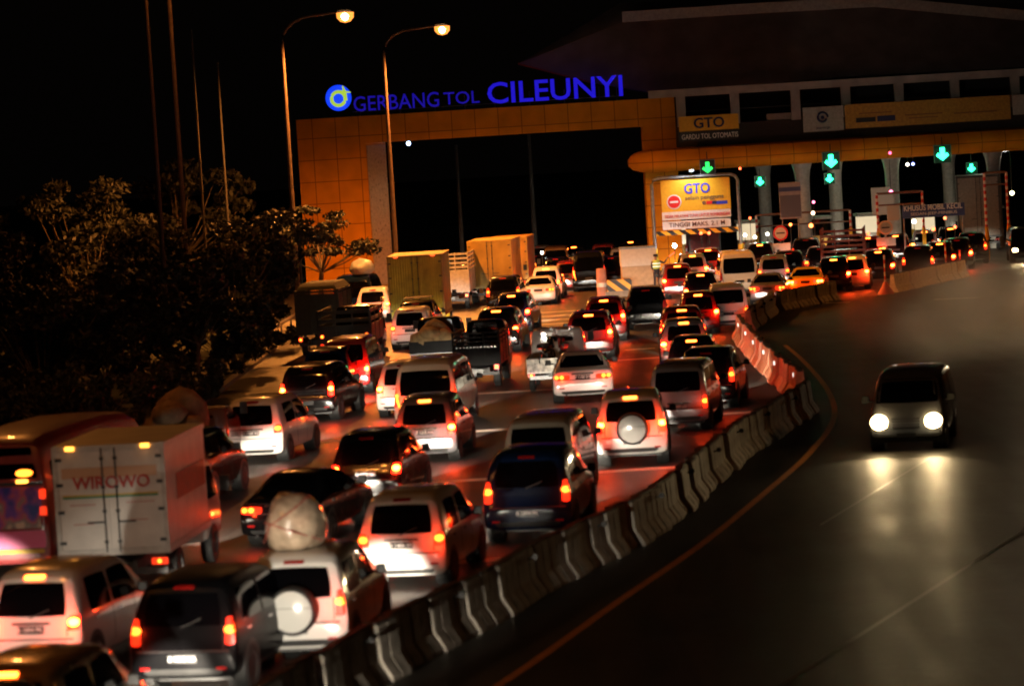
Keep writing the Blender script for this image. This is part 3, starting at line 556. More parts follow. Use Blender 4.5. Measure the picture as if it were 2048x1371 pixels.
p3 = Vector((24.5, 128, 0)); on3 = car('minivan', 'suv', 'grey', p3, 0, 'oncoming car just outside the right edge, its lamps shining on the road', 'car', 'on', (), (1, 1, 1), None, 'full', 0, group='oncoming vehicles', lod=0)
on3.rotation_euler = (0, 0, math.pi-R(14)); beam(on3, 4.4, .75, 2000, tilt=.5, cone=26, col=(1, .74, .44))

# ------------------------------------------------------------------ trucks and pickups
def wheels(t, spots, r=.4, wd=.24):
    ty, rm = wheel_meshes(r, wd); rml = rm.copy(); rml.transform(Matrix.Scale(-1, 4, (1, 0, 0))); rml.flip_normals()
    for x, y in spots:
        o = bpy.data.objects.new('wheel', ty); link(o, t); o.location = (x, y, r); setmat(o, RUB)
        q = bpy.data.objects.new('rim', rm if x > 0 else rml); link(q, o); setmat(q, ALLOY)
def lamp_box(t, x, z, y, w_, h, lensm, bulbm=None, name='tail_light', round_=False):
    m = MB()
    if round_: m.lathe([(0, -.03), (w_*.4, -.03), (w_*.5, 0), (w_*.5, .05)], c=(x, y, z), axis='Y', n=14)
    else: m.box((x, y, z), (w_, .06, h))
    o = m.build(name, lensm, t)
    if bulbm: MB().lathe([(0, -.04), (min(w_, h)*.28, -.03), (min(w_, h)*.34, 0)], c=(x, y-.03, z), axis='Y', n=12).build('bulb', bulbm, o)
    return o
def truck_cab(t, y0, W, H, m):
    st = [(y0, .5, W/2, 1.3, H-.08, W/2*.86), (y0+.08, .45, W/2, 1.3, H, W/2*.9), (y0+1.1, .45, W/2, 1.3, H, W/2*.9), (y0+1.35, .45, W/2, 1.28, H-.3, W/2*.9), (y0+1.6, .45, W/2, 1.25, 1.4, W/2*.94), (y0+1.68, .5, W/2*.96, 1.0, 1.1, W/2*.9)]
    me = loft(st); me.materials.clear(); me.materials.append(m)
    o = bpy.data.objects.new('cab', me); link(o, t)
    bb = bmesh.new(); bb.from_mesh(me); bvh = BVHTree.FromBMesh(bb); bb.free()
    for side in ('right', 'left'):
        q = patch(bvh, ((y0+.3, 1.32), (y0+1.35, 1.32), (y0+1.1, H-.22), (y0+.3, H-.22)), side, .01, (4, 3), .2, 'side_window'); q.materials.append(GLASS)
        link(bpy.data.objects.new('side_window', q), t)
    q = patch(bvh, ((-W*.4, 1.4), (W*.4, 1.4), (W*.38, H-.25), (-W*.38, H-.25)), 'front', .01, (6, 3), .2, 'windscreen'); q.materials.append(GLASS)
    link(bpy.data.objects.new('windscreen', q), t)
    q = patch(bvh, ((-W*.3, 1.5), (W*.3, 1.5), (W*.3, H-.28), (-W*.3, H-.28)), 'rear', .01, (6, 3), .2, 'rear_window'); q.materials.append(GLASS)
    link(bpy.data.objects.new('rear_window', q), t)
    for s in (1, -1):
        MB().box((s*(W/2+.16), y0+1.35, 1.55), (.2, .06, .32)).build('wing_mirror', BLK, t)
        MB().box((s*W*.36, y0+1.7, .75), (.28, .04, .16)).build('headlight', HEAD, t)
    beam(t, y0+1.75, .75, BP)
def chassis(t, L, W, z=.6):
    m = MB()
    for s in (1, -1): m.box((s*.38, L/2, z), (.09, L, .2))
    for k in range(6): m.box((0, .2+k*(L-.4)/5, z), (.8, .08, .1))
    m.box((0, 1.2, .45), (W*.8, .12, .12)); m.box((0, .12, .5), (W*.92, .08, .12))
    m.build('chassis', DKSTEEL, t)
def box_truck(px, y, hd, W, H, L, mbox, label, mframe, r=.4, tail='on', markers=None, mode='g', floor=.85, side_m=None, cabm='white', group='trucks queuing for the toll gate'):
    p = G(px, y); p.z = .004
    t = thing('box_truck', label, 'truck', p, -R(hd), group)
    bx = MB(); bx.box((0, L/2, (floor+H)/2), (W, L, H-floor)); b = bx.build('cargo_box', mbox, t)
    fr = MB(); e = .04; y_ = -.015
    for s in (1, -1): fr.box((s*(W/2-.03), y_, (floor+H)/2), (.09, .06, H-floor+.02)); fr.box((s*(W/2+.012), L/2, H-.05), (.03, L, .1)); fr.box((s*(W/2+.012), L/2, floor+.06), (.03, L, .12))
    fr.box((0, y_, H-.06), (W-.15, .06, .12)); fr.box((0, y_, floor+.05), (W-.15, .06, .12)); fr.build('frame', mframe, b)
    for s in (1, -1):
        d = MB(); d.box((s*(W/4-.02), -.012, (floor+H)/2), (W/2-.12, .03, H-floor-.24)); dd = d.build('door', mbox, t)
        rod = MB(); rod.tube([(s*.13, -.05, floor+.05), (s*.13, -.05, H-.05)], .016)
        for zz in (.12, .4, .62, .88): rod.box((s*.13, -.05, floor+(H-floor)*zz), (.07, .04, .05))
        rod.box((s*.3, -.06, floor+(H-floor)*.3), (.34, .025, .03)); rod.build('lock_rod', DKSTEEL, dd)
        hg = MB()
        for zz in (.12, .4, .65, .88): hg.box((s*(W/2-.1), -.04, floor+(H-floor)*zz), (.12, .03, .06))
        hg.build('hinge', DKSTEEL, dd)
    chassis(t, L+.2, W); lens, bulb, _ = TAIL[tail]
    for s in (1, -1): lamp_box(t, s*W*.4, .68, .03, .3, .12, lens, bulb)
    if markers:
        for s in (1, -1): lamp_box(t, s*W*.34, H-.04, -.05, .16, .07, markers, name='marker_light')
    MB().box((0, .02, .66), (.42, .03, .14)).build('number_plate', PLATE, t)
    wheels(t, [(W/2-.2, 1.2), (-W/2+.2, 1.2), (W/2-.2, L+.9), (-W/2+.2, L+.9)], r)
    truck_cab(t, L+.25, W*.9, min(2.2, H-.3), paint(cabm)); return t
def ribbed(name, col, sc=9, rough=.5, dirt=.35):
    m = mat(name, col, rough, 0, noise=dirt, nscale=1.6); t = m.node_tree
    tc = t.nodes.new('ShaderNodeTexCoord'); wv = t.nodes.new('ShaderNodeTexWave'); wv.inputs['Scale'].default_value = sc/6.28*2
    t.links.new(tc.outputs['Object'], wv.inputs[0]); u = t.nodes.new('ShaderNodeBump'); u.inputs['Strength'].default_value = .6; u.inputs['Distance'].default_value = .03
    t.links.new(wv.outputs[0], u.inputs['Height']); t.links.new(u.outputs[0], t.nodes['Principled BSDF'].inputs['Normal']); return m
MK_R = mat('marker_red', (.5, .02, .01), .3, emit=(1, .06, .01), es=3.5)
MK_A = mat('marker_amber', (.5, .2, .02), .3, emit=(1, .35, .04), es=4)
white_box = mat('truck_white', (.7, .66, .62), .45, noise=.18, nscale=2)
tw = box_truck(236, 1196, 6, 2.15, 2.95, 3.7, white_box, 'white box truck with red lettering and a green stripe on its rear doors', mat('truck_frame', (.55, .53, .5), .4, noise=.2), markers=MK_A)
redp = mat('red_sign_paint', (.5, .05, .04), .5); grnp = mat('green_sign_paint', (.02, .25, .12), .5); ylp = mat('yellow_sign_paint', (.75, .5, .05), .5); peach = mat('peach_paint', (.62, .38, .24), .5)
MB().box((0, -.034, 2.43), (1.85, .006, .2)).build('peach_band', peach, tw)
fitted('WIROWO', -.72, .78, 2.12, 2.36, redp, tw, -.045, 'lettering', .012)
MB().box((0, -.036, 2.0), (1.85, .006, .025)).build('yellow_stripe', ylp, tw); MB().box((0, -.036, 1.965), (1.85, .006, .035)).build('green_stripe', grnp, tw)
for zz, x0, x1 in ((1.82, -.8, -.3), (1.84, .3, .85), (1.45, -.75, -.35), (1.5, .35, .7)):
    MB().box(((x0+x1)/2, -.034, zz), (x1-x0, .004, .025)).build('small_print', mat('faded_red', (.55, .3, .26), .5), tw)
MB().box((1.09, 2.2, 2.0), (.012, 2.6, .5)).build('side_sign', mat('side_red', (.5, .09, .05), .5, noise=.3), tw)
YB = ribbed('yellow_box', (.5, .42, .04)); 
box_truck(838, 672, 3, 2.45, 3.62, 4.6, YB, 'yellow ribbed box truck with red marker lamps, left of the white slatted truck', mat('yellow_frame', (.4, .27, .05), .5, noise=.3), markers=MK_R, tail='dim', cabm='yellow')
box_truck(985, 607, 6, 2.3, 3.35, 5.0, mat('yellow_plain', (.42, .27, .05), .6, noise=.4, nscale=1), 'second yellow box truck, behind the black car in the middle', MATS['yellow_frame'], tail='off', cabm='yellow')
box_truck(1022, 590, 6, 2.1, 3.2, 4.2, mat('yellow_dark', (.4, .22, .04), .6, noise=.4, nscale=1), 'farthest yellow box truck, to the right of the second one', MATS['yellow_frame'], tail='dim', cabm='yellow')

def slat_truck(px, y, hd, W, H, L, m, label, tail='on', round_=False, floor=.95, solid=0., nslat=5, cat='truck', cover=None, cabm='black'):
    p = G(px, y); p.z = .004; t = thing('stake_truck', label, cat, p, -R(hd), 'trucks queuing for the toll gate')
    b = MB(); b.box((0, L/2, floor), (W, L, .12)); b.build('bed_floor', m, t)
    for nm, c, d, ax in (('tailgate', (0, .03, 0), (W, .05), 0), ('side_rails', (W/2-.02, L/2, 0), (.05, L), 1), ('side_rails', (-W/2+.02, L/2, 0), (.05, L), 1)):
        g = MB(); zs = floor+(H-floor)*solid
        if solid: g.box((c[0], c[1], (floor+zs)/2), (d[0], d[1], zs-floor))
        for k in range(nslat):
            z = zs+(H-zs)*(k+.6)/nslat; g.box((c[0], c[1], z), (d[0], d[1], (H-zs)/nslat*.45))
        n = 4
        for k in range(n):
            if ax == 0: g.box((-W/2+W*k/(n-1)*.98+.02, c[1]-.035, (floor+H)/2), (.06, .04, H-floor))
            else: g.box((c[0]+(.03 if c[0] > 0 else -.03), .05+(L-.1)*k/(n-1), (floor+H)/2), (.04, .06, H-floor))
        g.build(nm, m, t)
    if cover: MB().lathe([(0, 0)], n=3); MB().box((0, L/2, H+.12), (W*.96, L, .26), taper=.8).build('tarpaulin', cover, t)
    chassis(t, L, W); lens, bulb, _ = TAIL[tail]
    for s in (1, -1):
        lamp_box(t, s*W*.42, .72 if not round_ else floor+.25, -.03, .16, .16, lens, bulb, round_=round_)
        if round_: lamp_box(t, s*W*.43, floor-.1, -.03, .14, .14, lens, bulb if s > 0 else None, round_=True)
    MB().box((0, .0, .6), (.42, .03, .14)).build('number_plate', PLATE, t)
    wheels(t, [(W/2-.2, .9), (-W/2+.2, .9), (W/2-.2, L+.8), (-W/2+.2, L+.8)], .38)
    truck_cab(t, L+.1, W*.92, 2.15, paint(cabm)); return t
dkg = mat('dark_green_wood', (.03, .035, .03), .7, noise=.4); dkr = mat('dark_red_wood', (.16, .03, .02), .6, noise=.4); blkw = mat('black_wood', (.006, .006, .007), .6, noise=.3, spec=.15)
t25 = slat_truck(693, 732, 5, 2.1, 2.25, 3.8, mat('dark_truck', (.025, .022, .02), .6, noise=.3), 'dark flatbed truck with four round red lamps, left by the trees', round_=True, solid=.5, nslat=2)
t26 = slat_truck(640, 712, 5, 1.8, 2.75, 4.0, dkg, 'dark green canvas-covered truck beside the tree in front of the gate pillar', solid=.9, nslat=1, cover=mat('canvas', (.05, .055, .045), .8, noise=.4))
t36 = slat_truck(903, 620, 4, 2.0, 2.95, 4.5, mat('pale_truck', (.5, .5, .48), .5, noise=.25), 'white truck with open slats at the top, between the two yellow trucks', solid=.55, nslat=4, tail='on')
t31 = slat_truck(957, 777, 6, 1.6, 1.95, 3.0, blkw, 'black high-sided small truck right of the cream minibus', solid=.6, nslat=3, floor=.85, cabm='black')
tr = MB()
for k in range(12): tr.box((-.66+k*.12, -.03, 1.42), (.05, .03, .05))
tr.build('chrome_studs', CHR, t31)
tw_ = slat_truck(1688, 560, 8, 2.3, 2.75, 4.6, dkr, 'dark red slatted truck under the toll roof, left of the round sign', solid=.1, nslat=6, tail='dim')
t27 = V('minibus', 'blue', 706, 'r', 545, 5, 'on', 'dark blue minibus with a pale bundle on its roof, below the gate pillar', s=1.0, sw=1.12)

def pickup(px, y, hd, col, label, tail='on', W=1.7, H=1.8, tail_m=None, group='pickups with open beds'):
    p = G(px, y); p.z = .004; t = thing('pickup_truck', label, 'pickup', p, -R(hd), group); m = paint(col)
    b = MB(); b.box((0, 1.2, .68), (W, 2.4, .1))
    for s in (1, -1): b.box((s*(W/2-.025), 1.2, .92), (.05, 2.4, .42))
    b.box((0, 2.38, .92), (W-.12, .05, .42)); b.build('cargo_bed', m, t)
    MB().box((0, 0, .9), (W, .05, .44)).build('tailgate', tail_m or m, t)
    MB().box((0, -.06, .5), (W*.9, .1, .12)).build('rear_bumper', STEEL, t)
    chassis(t, 2.4, W, .5); lens, bulb, _ = TAIL[tail]
    for s in (1, -1): lamp_box(t, s*W*.42, .58, -.05, .22, .12, lens, bulb)
    MB().box((0, -.12, .58), (.42, .02, .13)).build('number_plate', PLATE, t)
    wheels(t, [(W/2-.12, .85), (-W/2+.12, .85), (W/2-.12, 3.5), (-W/2+.12, 3.5)], .32, .2)
    truck_cab(t, 2.45, W, H, m); return t
flw = mat('flower_decal', (.62, .56, .5), .4, noise=.7, nscale=7)
t14 = pickup(1112, 783, 4, 'white', 'white pickup carrying two motorcycles, left of the white sedan', 'on', 1.85, 1.95, flw)
t30 = pickup(868, 742, 5, 'black', 'black pickup heaped with tan sacks ahead of the cream minibus', 'off', 1.75, 1.85, blkw)
t21 = pickup(345, 965, 9, 'brown', 'brown pickup piled high with sacks beyond the white box truck', 'off', 1.8, 1.7)

def lump(name, label, cat, parent_t, loc, size, m, seed, group=None, rough=.25, sub=3):
    bm = bmesh.new(); bmesh.ops.create_icosphere(bm, subdivisions=sub, radius=1); rr = random.Random(seed)
    from mathutils import noise as nz
    for v in bm.verts:
        k = nz.noise(v.co*1.6+Vector((seed*3.1, 0, 0)))*rough+nz.noise(v.co*5+Vector((seed, 5, 0)))*rough*.35
        v.co *= 1+k; v.co.z = max(v.co.z, -.72); v.co = Vector((v.co.x*size[0], v.co.y*size[1], (v.co.z+.72)*size[2]/1.72))
    for f in bm.faces: f.smooth = True
    me = bpy.data.meshes.new(name); bm.to_mesh(me); bm.free(); me.materials.append(m)
    o = bpy.data.objects.new(name, me); link(o); o.matrix_world = parent_t.matrix_basis.copy() @ Matrix.Translation(loc)
    s = parent_t.scale; o.scale = (1, 1, 1); return tag(o, label, cat, group)
wrap = mat('plastic_wrap', (.5, .38, .27), .22, noise=.4, nscale=5, bump=1.0, coat=.6)
sack = mat('sackcloth', (.4, .26, .12), .8, noise=.5, nscale=5, bump=1.); tarp = mat('grey_tarp', (.35, .38, .42), .4, noise=.4, nscale=4, bump=1.)
bu = lump('bundle', 'big round wrapped bundle tied on the white off-roader roof', 'bundle', c4, (-.12, 1.15, 1.78), (.5, .62, .95), wrap, 3, rough=.16)
rp = MB()
for k in range(3):
    a = [( .52*math.cos(u)*1.0, -.1+.6*math.sin(u)*0-.55*math.sin(u)**1*0, .45) for u in (0,)]
rp.tube([(-.5, -.25, .1), (-.3, -.62, .45), (.1, -.6, .7), (.35, -.35, .9)], .012); rp.tube([(.5, -.3, .15), (.1, -.64, .35), (-.4, -.5, .5)], .012)
rp.build('rope', mat('rope', (.3, .06, .04), .8), bu)
lump('bundle', 'pale grey tarpaulin bundle on the roof of the dark blue minibus', 'bundle', t27, (.38, 1.0, 2.25), (.62, .9, .8), tarp, 5, rough=.15)
for k, (x, y, z, sx, sz) in enumerate(((-.4, .5, .75, .5, .8), (.4, .6, .75, .5, .75), (0, 1.3, .75, .7, 1.1), (-.1, .35, 1.2, .45, .45))):
    lump('sack', 'tan sack heaped on the black pickup ahead of the cream minibus', 'sack', t30, (x, y, z), (sx, .55, sz), sack, 10+k, 'sacks on the black pickup', rough=.2, sub=2)
for k, (x, y, z, sx, sz) in enumerate(((-.45, .5, .75, .5, 1.0), (.4, .6, .75, .5, .95), (0, 1.3, .75, .75, 1.7), (-.1, .5, 1.5, .5, .6))):
    lump('sack', 'brown sack piled high on the pickup beyond the white box truck', 'sack', t21, (x, y, z), (sx, .6, sz), mat('sackcloth_b', (.2, .12, .07), .8, noise=.5, bump=1.), 20+k, 'sacks on the brown pickup', rough=.2, sub=2)

# motorcycles standing in the white pickup's bed
def motorcycle(par, x, y, rz, label, col):
    t = thing('motorcycle', label, 'motorcycle', (0, 0, 0)); t.matrix_world = par.matrix_basis.copy() @ Matrix.Translation((x, y, .74)) @ Matrix.Rotation(rz, 4, 'Z')
    for yy in (0, 1.22):
        wv = MB(); wv.lathe([(.24, -.03), (.285, -.03), (.3, 0), (.285, .03), (.24, .03)], c=(0, yy, .3), axis='X', n=22)
        o = wv.build('wheel', RUB, t); sp = MB()
        sp.lathe([(0, -.05), (.05, -.05), (.05, .05), (0, .05)], c=(0, yy, .3), axis='X', n=10)
        for k in range(8): a = k*math.pi/4; sp.tube([(0, yy, .3), (0, yy+.24*math.cos(a), .3+.24*math.sin(a))], .006, 4)
        sp.build('rim', CHR, o)
    f = MB(); f.tube([(0, .0, .3), (0, .35, .5), (0, .75, .62), (0, 1.0, .9)], .03); f.tube([(0, 1.22, .3), (.0, 1.02, .92), (0, .98, 1.0)], .025); f.tube([(.09, .1, .3), (.1, .6, .28)], .035)
    f.box((0, .55, .38), (.2, .3, .26)); f.build('frame', DKSTEEL, t)
    b = MB(); b.lathe([(0, -.35), (.11, -.3), (.15, 0), (.13, .25), (0, .36)], c=(0, .62, .68), axis='Y', n=12); b.box((0, -.05, .72), (.14, .5, .08), rx=R(-12)); b.box((0, 1.1, .78), (.22, .12, .3), rx=R(20))
    b.build('bodywork', paint(col), t)
    s = MB(); s.box((0, .22, .8), (.24, .62, .09)); s.build('seat', BLK, t)
    h = MB(); h.tube([(-.34, .86, 1.08), (-.15, .97, 1.02), (.15, .97, 1.02), (.34, .86, 1.08)], .014)
    for q in (-1, 1): h.tube([(q*.25, .92, 1.05), (q*.32, .9, 1.25)], .008, 5); h.box((q*.33, .88, 1.28), (.14, .02, .09))
    h.build('handlebar', CHR, t); MB().box((0, -.12, .72), (.12, .05, .07)).build('tail_light', LENS_DIM, t)
    MB().lathe([(0, .08), (.07, .06), (.08, 0), (.04, -.06)], c=(0, 1.18, .9), axis='Y', n=12).build('headlight', CHR, t)
    return t
motorcycle(t14, -.42, .25, R(-14), 'motorcycle standing on the left of the white pickup bed', 'black')
motorcycle(t14, .38, .3, R(10), 'motorcycle standing on the right of the white pickup bed', 'red')

# decorated bus at the left edge
pb = G(-2, 1170); bus = thing('bus', 'bus with blue picture panel and pink lower rear at the left edge', 'bus', (pb.x, pb.y, .004), -R(9))
WB, HB = 2.3, 2.95
st = [(0, .5, 1.0, .9, 1.0, .9), (.03, .42, 1.12, 1.0, 1.2, 1.02), (.06, .4, 1.15, 1.5, 2.4, 1.05), (.12, .4, 1.15, 1.5, 2.82, 1.0), (.35, .4, 1.15, 1.5, 2.95, .95), (3.5, .4, 1.15, 1.5, 2.95, .95), (7.2, .4, 1.15, 1.5, 2.9, .95), (7.5, .4, 1.15, 1.5, 2.4, 1.0), (7.6, .45, 1.1, 1.2, 1.4, .9)]
me = loft(st); me.materials.append(mat('bus_maroon', (.3, .05, .05), .35, noise=.2, coat=.5)); bo = bpy.data.objects.new('body', me); link(bo, bus)
bb = bmesh.new(); bb.from_mesh(me); bv = BVHTree.FromBMesh(bb); bb.free()
def bp(name, q, m, off=.015, n=(8, 4), r=.1, side='rear', par=None):
    me = patch(bv, q, side, off, n, r, name); me.materials.append(m); return link(bpy.data.objects.new(name, me), par or bus)
picm = bpy.data.materials.new('bus_picture'); picm.use_nodes = True; pt = picm.node_tree; pbn = pt.nodes['Principled BSDF']; pbn.inputs['Roughness'].default_value = .3
tc = pt.nodes.new('ShaderNodeTexCoord'); nz_ = pt.nodes.new('ShaderNodeTexNoise'); nz_.inputs['Scale'].default_value = 2.2; nz_.inputs['Detail'].default_value = 2; rmp = pt.nodes.new('ShaderNodeValToRGB')
e = rmp.color_ramp; e.elements[0].position = .38; e.elements[0].color = (.03, .04, .4, 1); e.elements[1].position = .68; e.elements[1].color = (.85, .7, .62, 1)
for p_, c_ in ((.46, (.2, .06, .5, 1)), (.54, (.6, .12, .2, 1)), (.6, (.3, .28, .3, 1))): k = e.elements.new(p_); k.color = c_
pt.links.new(tc.outputs['Object'], nz_.inputs[0]); pt.links.new(nz_.outputs[0], rmp.inputs[0]); pt.links.new(rmp.outputs[0], pbn.inputs['Base Color'])
bp('picture_panel', ((-1.0, 1.12), (1.0, 1.12), (1.0, 1.95), (-1.0, 1.95)), picm)
bp('rear_window', ((-.95, 2.12), (.95, 2.12), (.88, 2.42), (-.88, 2.42)), GLASS); bp('top_window', ((-.85, 2.58), (.85, 2.58), (.82, 2.74), (-.82, 2.74)), GLASS)
bp('pink_panel', ((-1.05, .72), (1.05, .72), (1.05, 1.08), (-1.05, 1.08)), mat('pink', (.9, .14, .38), .35))
bp('chrome_strip', ((-1.05, 1.99), (1.05, 1.99), (1.05, 2.05), (-1.05, 2.05)), CHR)
bp('yellow_strip', ((-1.0, .62), (1.0, .62), (1.0, .7), (-1.0, .7)), ylp)
for s in (1, -1):
    for zz, mm in ((1.8, LENS_DIM), (1.45, LENS_DIM), (1.28, LENS_OFF)): bp('tail_light', ((s*1.03-.07, zz-.1), (s*1.03+.06, zz-.1), (s*1.03+.06, zz+.1), (s*1.03-.07, zz+.1)), mm, .04, (3, 3), .3)
    bp('marker_light', ((s*.62-.12, 2.03), (s*.62+.12, 2.03), (s*.62+.12, 2.1), (s*.62-.12, 2.1)), MK_A, .05, (3, 2), .3)
bp('brake_lamp', ((.5, 2.16), (.85, 2.16), (.85, 2.3), (.5, 2.3)), BULB_D, .04, (4, 3), .9)
for y0 in (.6, 1.9, 3.2, 4.5, 5.8): bp('side_window', ((y0, 1.6), (y0+1.15, 1.6), (y0+1.15, 2.4), (y0, 2.4)), GLASS, .01, (4, 3), .1, 'right')
wheels(bus, [(.98, 1.8), (-.98, 1.8), (.98, 6), (-.98, 6)], .45); beam(bus, 7.6, .8, BP)

# ------------------------------------------------------------------ barriers
conc = mat('barrier_concrete', (.34, .3, .25), .75, noise=.65, nscale=2.6, bump=.5)
concd = mat('barrier_cap', (.035, .03, .028), .7, noise=.3)
def barrier_mesh(L):
    # jersey profile, with vertical flutes pressed into both faces
    prof = [(.32, 0), (.32, .07), (.15, .33), (.11, .84), (.095, .88)]
    v = []; f = []; h = L/2
    cols = [(-h, .9), (-h+.03, 1), (-.06, 1), (-.05, .9), (.0, .9), (.01, 1), (h-.03, 1), (h, .9)]
    n = len(cols)-1
    for y, k in cols:
        for x, z in prof: v.append((x*k, y, z))
        for x, z in reversed(prof): v.append((-x*k, y, z))
    m = len(prof)*2
    for i in range(n):
        for k in range(m-1): f.append((i*m+k, i*m+k+1, (i+1)*m+k+1, (i+1)*m+k))
        f.append((i*m+m-1, i*m, (i+1)*m, (i+1)*m+m-1))
    f.append(tuple(range(m))); f.append(tuple(range(n*m, n*m+m)))
    return MB().add(v, f, False)
BLEN = .86
BM = barrier_mesh(BLEN-.05); CAPM = MB().box((0, 0, .895), (.15, BLEN-.03, .04)); REFM = MB(); REFM.tube([(.08, 0, .7), (.22, 0, .74)], .02, 6); REFM.lathe([(0, -.03), (.055, -.03), (.055, .03), (0, .03)], c=(.24, 0, .75), axis='Y', n=12)
bm_me = BM.mesh('barrier'); bm_me.materials.append(conc); cap_me = CAPM.mesh('top_cap'); cap_me.materials.append(concd); ref_me = REFM.mesh('reflector'); ref_me.materials.append(BLK)
GLOWR = mat('white_reflector', (.9, .88, .85), .3, emit=(1, .9, .8), es=.9)  # emission paints the caught light; these reflectors are no lamps
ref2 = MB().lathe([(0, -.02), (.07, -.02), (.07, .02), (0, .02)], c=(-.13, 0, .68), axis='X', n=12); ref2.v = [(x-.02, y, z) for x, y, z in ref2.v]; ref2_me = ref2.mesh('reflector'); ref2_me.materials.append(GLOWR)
for i_, s_ in enumerate(bm_me.polygons): s_.use_smooth = False
cnt = 0
def barriers(pts, label, refl=None, every=4, step=BLEN, par=None, mm=None):
    global cnt
    pts = [Vector((p.x, p.y, 0)) for p in pts]; acc = 0
    P = smooth(pts, 12); d = 0; L = [0]
    for a, b in zip(P[:-1], P[1:]): L.append(L[-1]+(b-a).length)
    n = int(L[-1]/step)
    for k in range(n):
        s = (k+.5)*step; j = max(i for i in range(len(L)) if L[i] <= s); j = min(j, len(P)-2)
        q = P[j].lerp(P[j+1], (s-L[j])/max(1e-6, L[j+1]-L[j])); dr = (P[j+1]-P[j]).normalized()
        a = math.atan2(-dr.x, dr.y)+R(random.uniform(-2, 2)); q += Vector((dr.y, -dr.x, 0))*random.uniform(-.07, .07)
        o = bpy.data.objects.new('barrier', bm_me); link(o); o.location = (q.x, q.y, .003); o.rotation_euler = (R(random.uniform(-1, 1)), 0, a)
        tag(o, label, 'barrier', label.split(',')[0][:60])
        if mm: setmat(o, mm)
        link(bpy.data.objects.new('top_cap', cap_me), o)
        if refl and k % every == 1: link(bpy.data.objects.new('reflector', refl), o)
barriers(BL, 'grey concrete barrier in the long near row between the queue and the empty road', ref_me, 5)
redw = mat('barrier_red_plastic', (.8, .28, .15), .6, noise=.25, nscale=2)  # red glow of the brake lights put into the barrier colour
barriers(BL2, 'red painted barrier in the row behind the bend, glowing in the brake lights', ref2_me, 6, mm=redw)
barriers(BL3, 'pale barrier in the short slanting row at the far bend', ref_me, 3)
barriers(BL4, 'dark barrier in the row in front of the yellow sedan', None)
barriers(BL5, 'white lit barrier in the far row under the blue lane sign', None, mm=mat('barrier_white', (.8, .76, .7), .6, noise=.3))  # base colour whitened to stand in for bright lamp light on this row

# ------------------------------------------------------------------ street lamps and poles
SOD = (1, .31, .05)
lamp_glow = mat('sodium_lamp', (1, .8, .5), .3, emit=(1, .62, .28), es=25)
glare_rim = mat('lamp_rim', (1, .5, .2), .3, emit=(1, .3, .045), es=1.3)
polem = mat('pole_steel', (.09, .055, .04), .6, .0, noise=.3)
def street_lamp(base, H, arm, label, power, bulb=True, r=.11, dirx=1., rise=1.2, dim=False):
    t = thing('street_lamp', label, 'street lamp', base, 0, 'tall street lamps')
    pts = [(0, 0, 0), (0, 0, H*.5), (0, 0, H-rise)]
    for k in range(1, 6):
        u = k/5; pts.append((dirx*arm*(1-math.cos(u*math.pi/2))*.55, 0, H-rise+rise*math.sin(u*math.pi/2)))
    pts.append((dirx*arm, 0, H+.1))
    n = len(pts); MB().tube(pts, [r*1.25, r]+[r*.8-.04*k/n for k in range(n-2)], 8).build('pole', polem, t)
    hd = MB(); hd.box((dirx*(arm+.3), 0, H+.12), (.8, .32, .14), taper=.7); hd.build('lamp_head', DKSTEEL, t)
    bl = MB(); bl.lathe([(0, -.46), (.24, -.4), (.4, -.22), (.42, .03)], c=(dirx*(arm+.35), 0, H+.03), axis='Z', n=16); gl = bl.build('lamp_glass', glare_rim, t)  # oversized orange bowl imitates the glare around the lamp
    MB().lathe([(0, -.2), (.12, -.14), (.2, 0), (.12, .14), (0, .2)], c=(dirx*(arm+.35), -.3, H-.14), axis='Z', n=16).build('lamp_bulb', lamp_glow, gl)
    ld = bpy.data.lights.new('lamp_light', 'SPOT'); ld.energy = power; ld.color = SOD; ld.spot_size = R(160); ld.spot_blend = .5; ld.shadow_soft_size = .2
    o = bpy.data.objects.new('lamp_light', ld); link(o, t); o.location = (dirx*(arm+.35), 0, H-.78); return t
def lamp_at(px, py, Y, basex_px, label, power):
    q = A(px, py, Y); b = A(basex_px, 105, Y); return street_lamp((b.x, Y, 0), q.z, q.x-b.x-.35, label, power)
SP = 750
lamp_at(690, 28, 145, 565, 'street lamp with glowing orange head, left of the blue lettering', SP*22)
lamp_at(884, 55, 164, 767, 'street lamp with glowing orange head rising behind the blue lettering', SP*22)
q1 = A(310, 470, 118); q2 = A(355, 470, 122)  # unseen lamp heads added on these two posts to light the scene
street_lamp((q1.x+.25, 118, 0), 19.5, 2.4, 'leftmost of the tall bare posts rising above the dark trees', SP*1.3, r=.09)
street_lamp((q2.x+.3, 122, 0), 20, 2.4, 'second from the left of the tall bare posts above the trees', SP*1.3, r=.09)
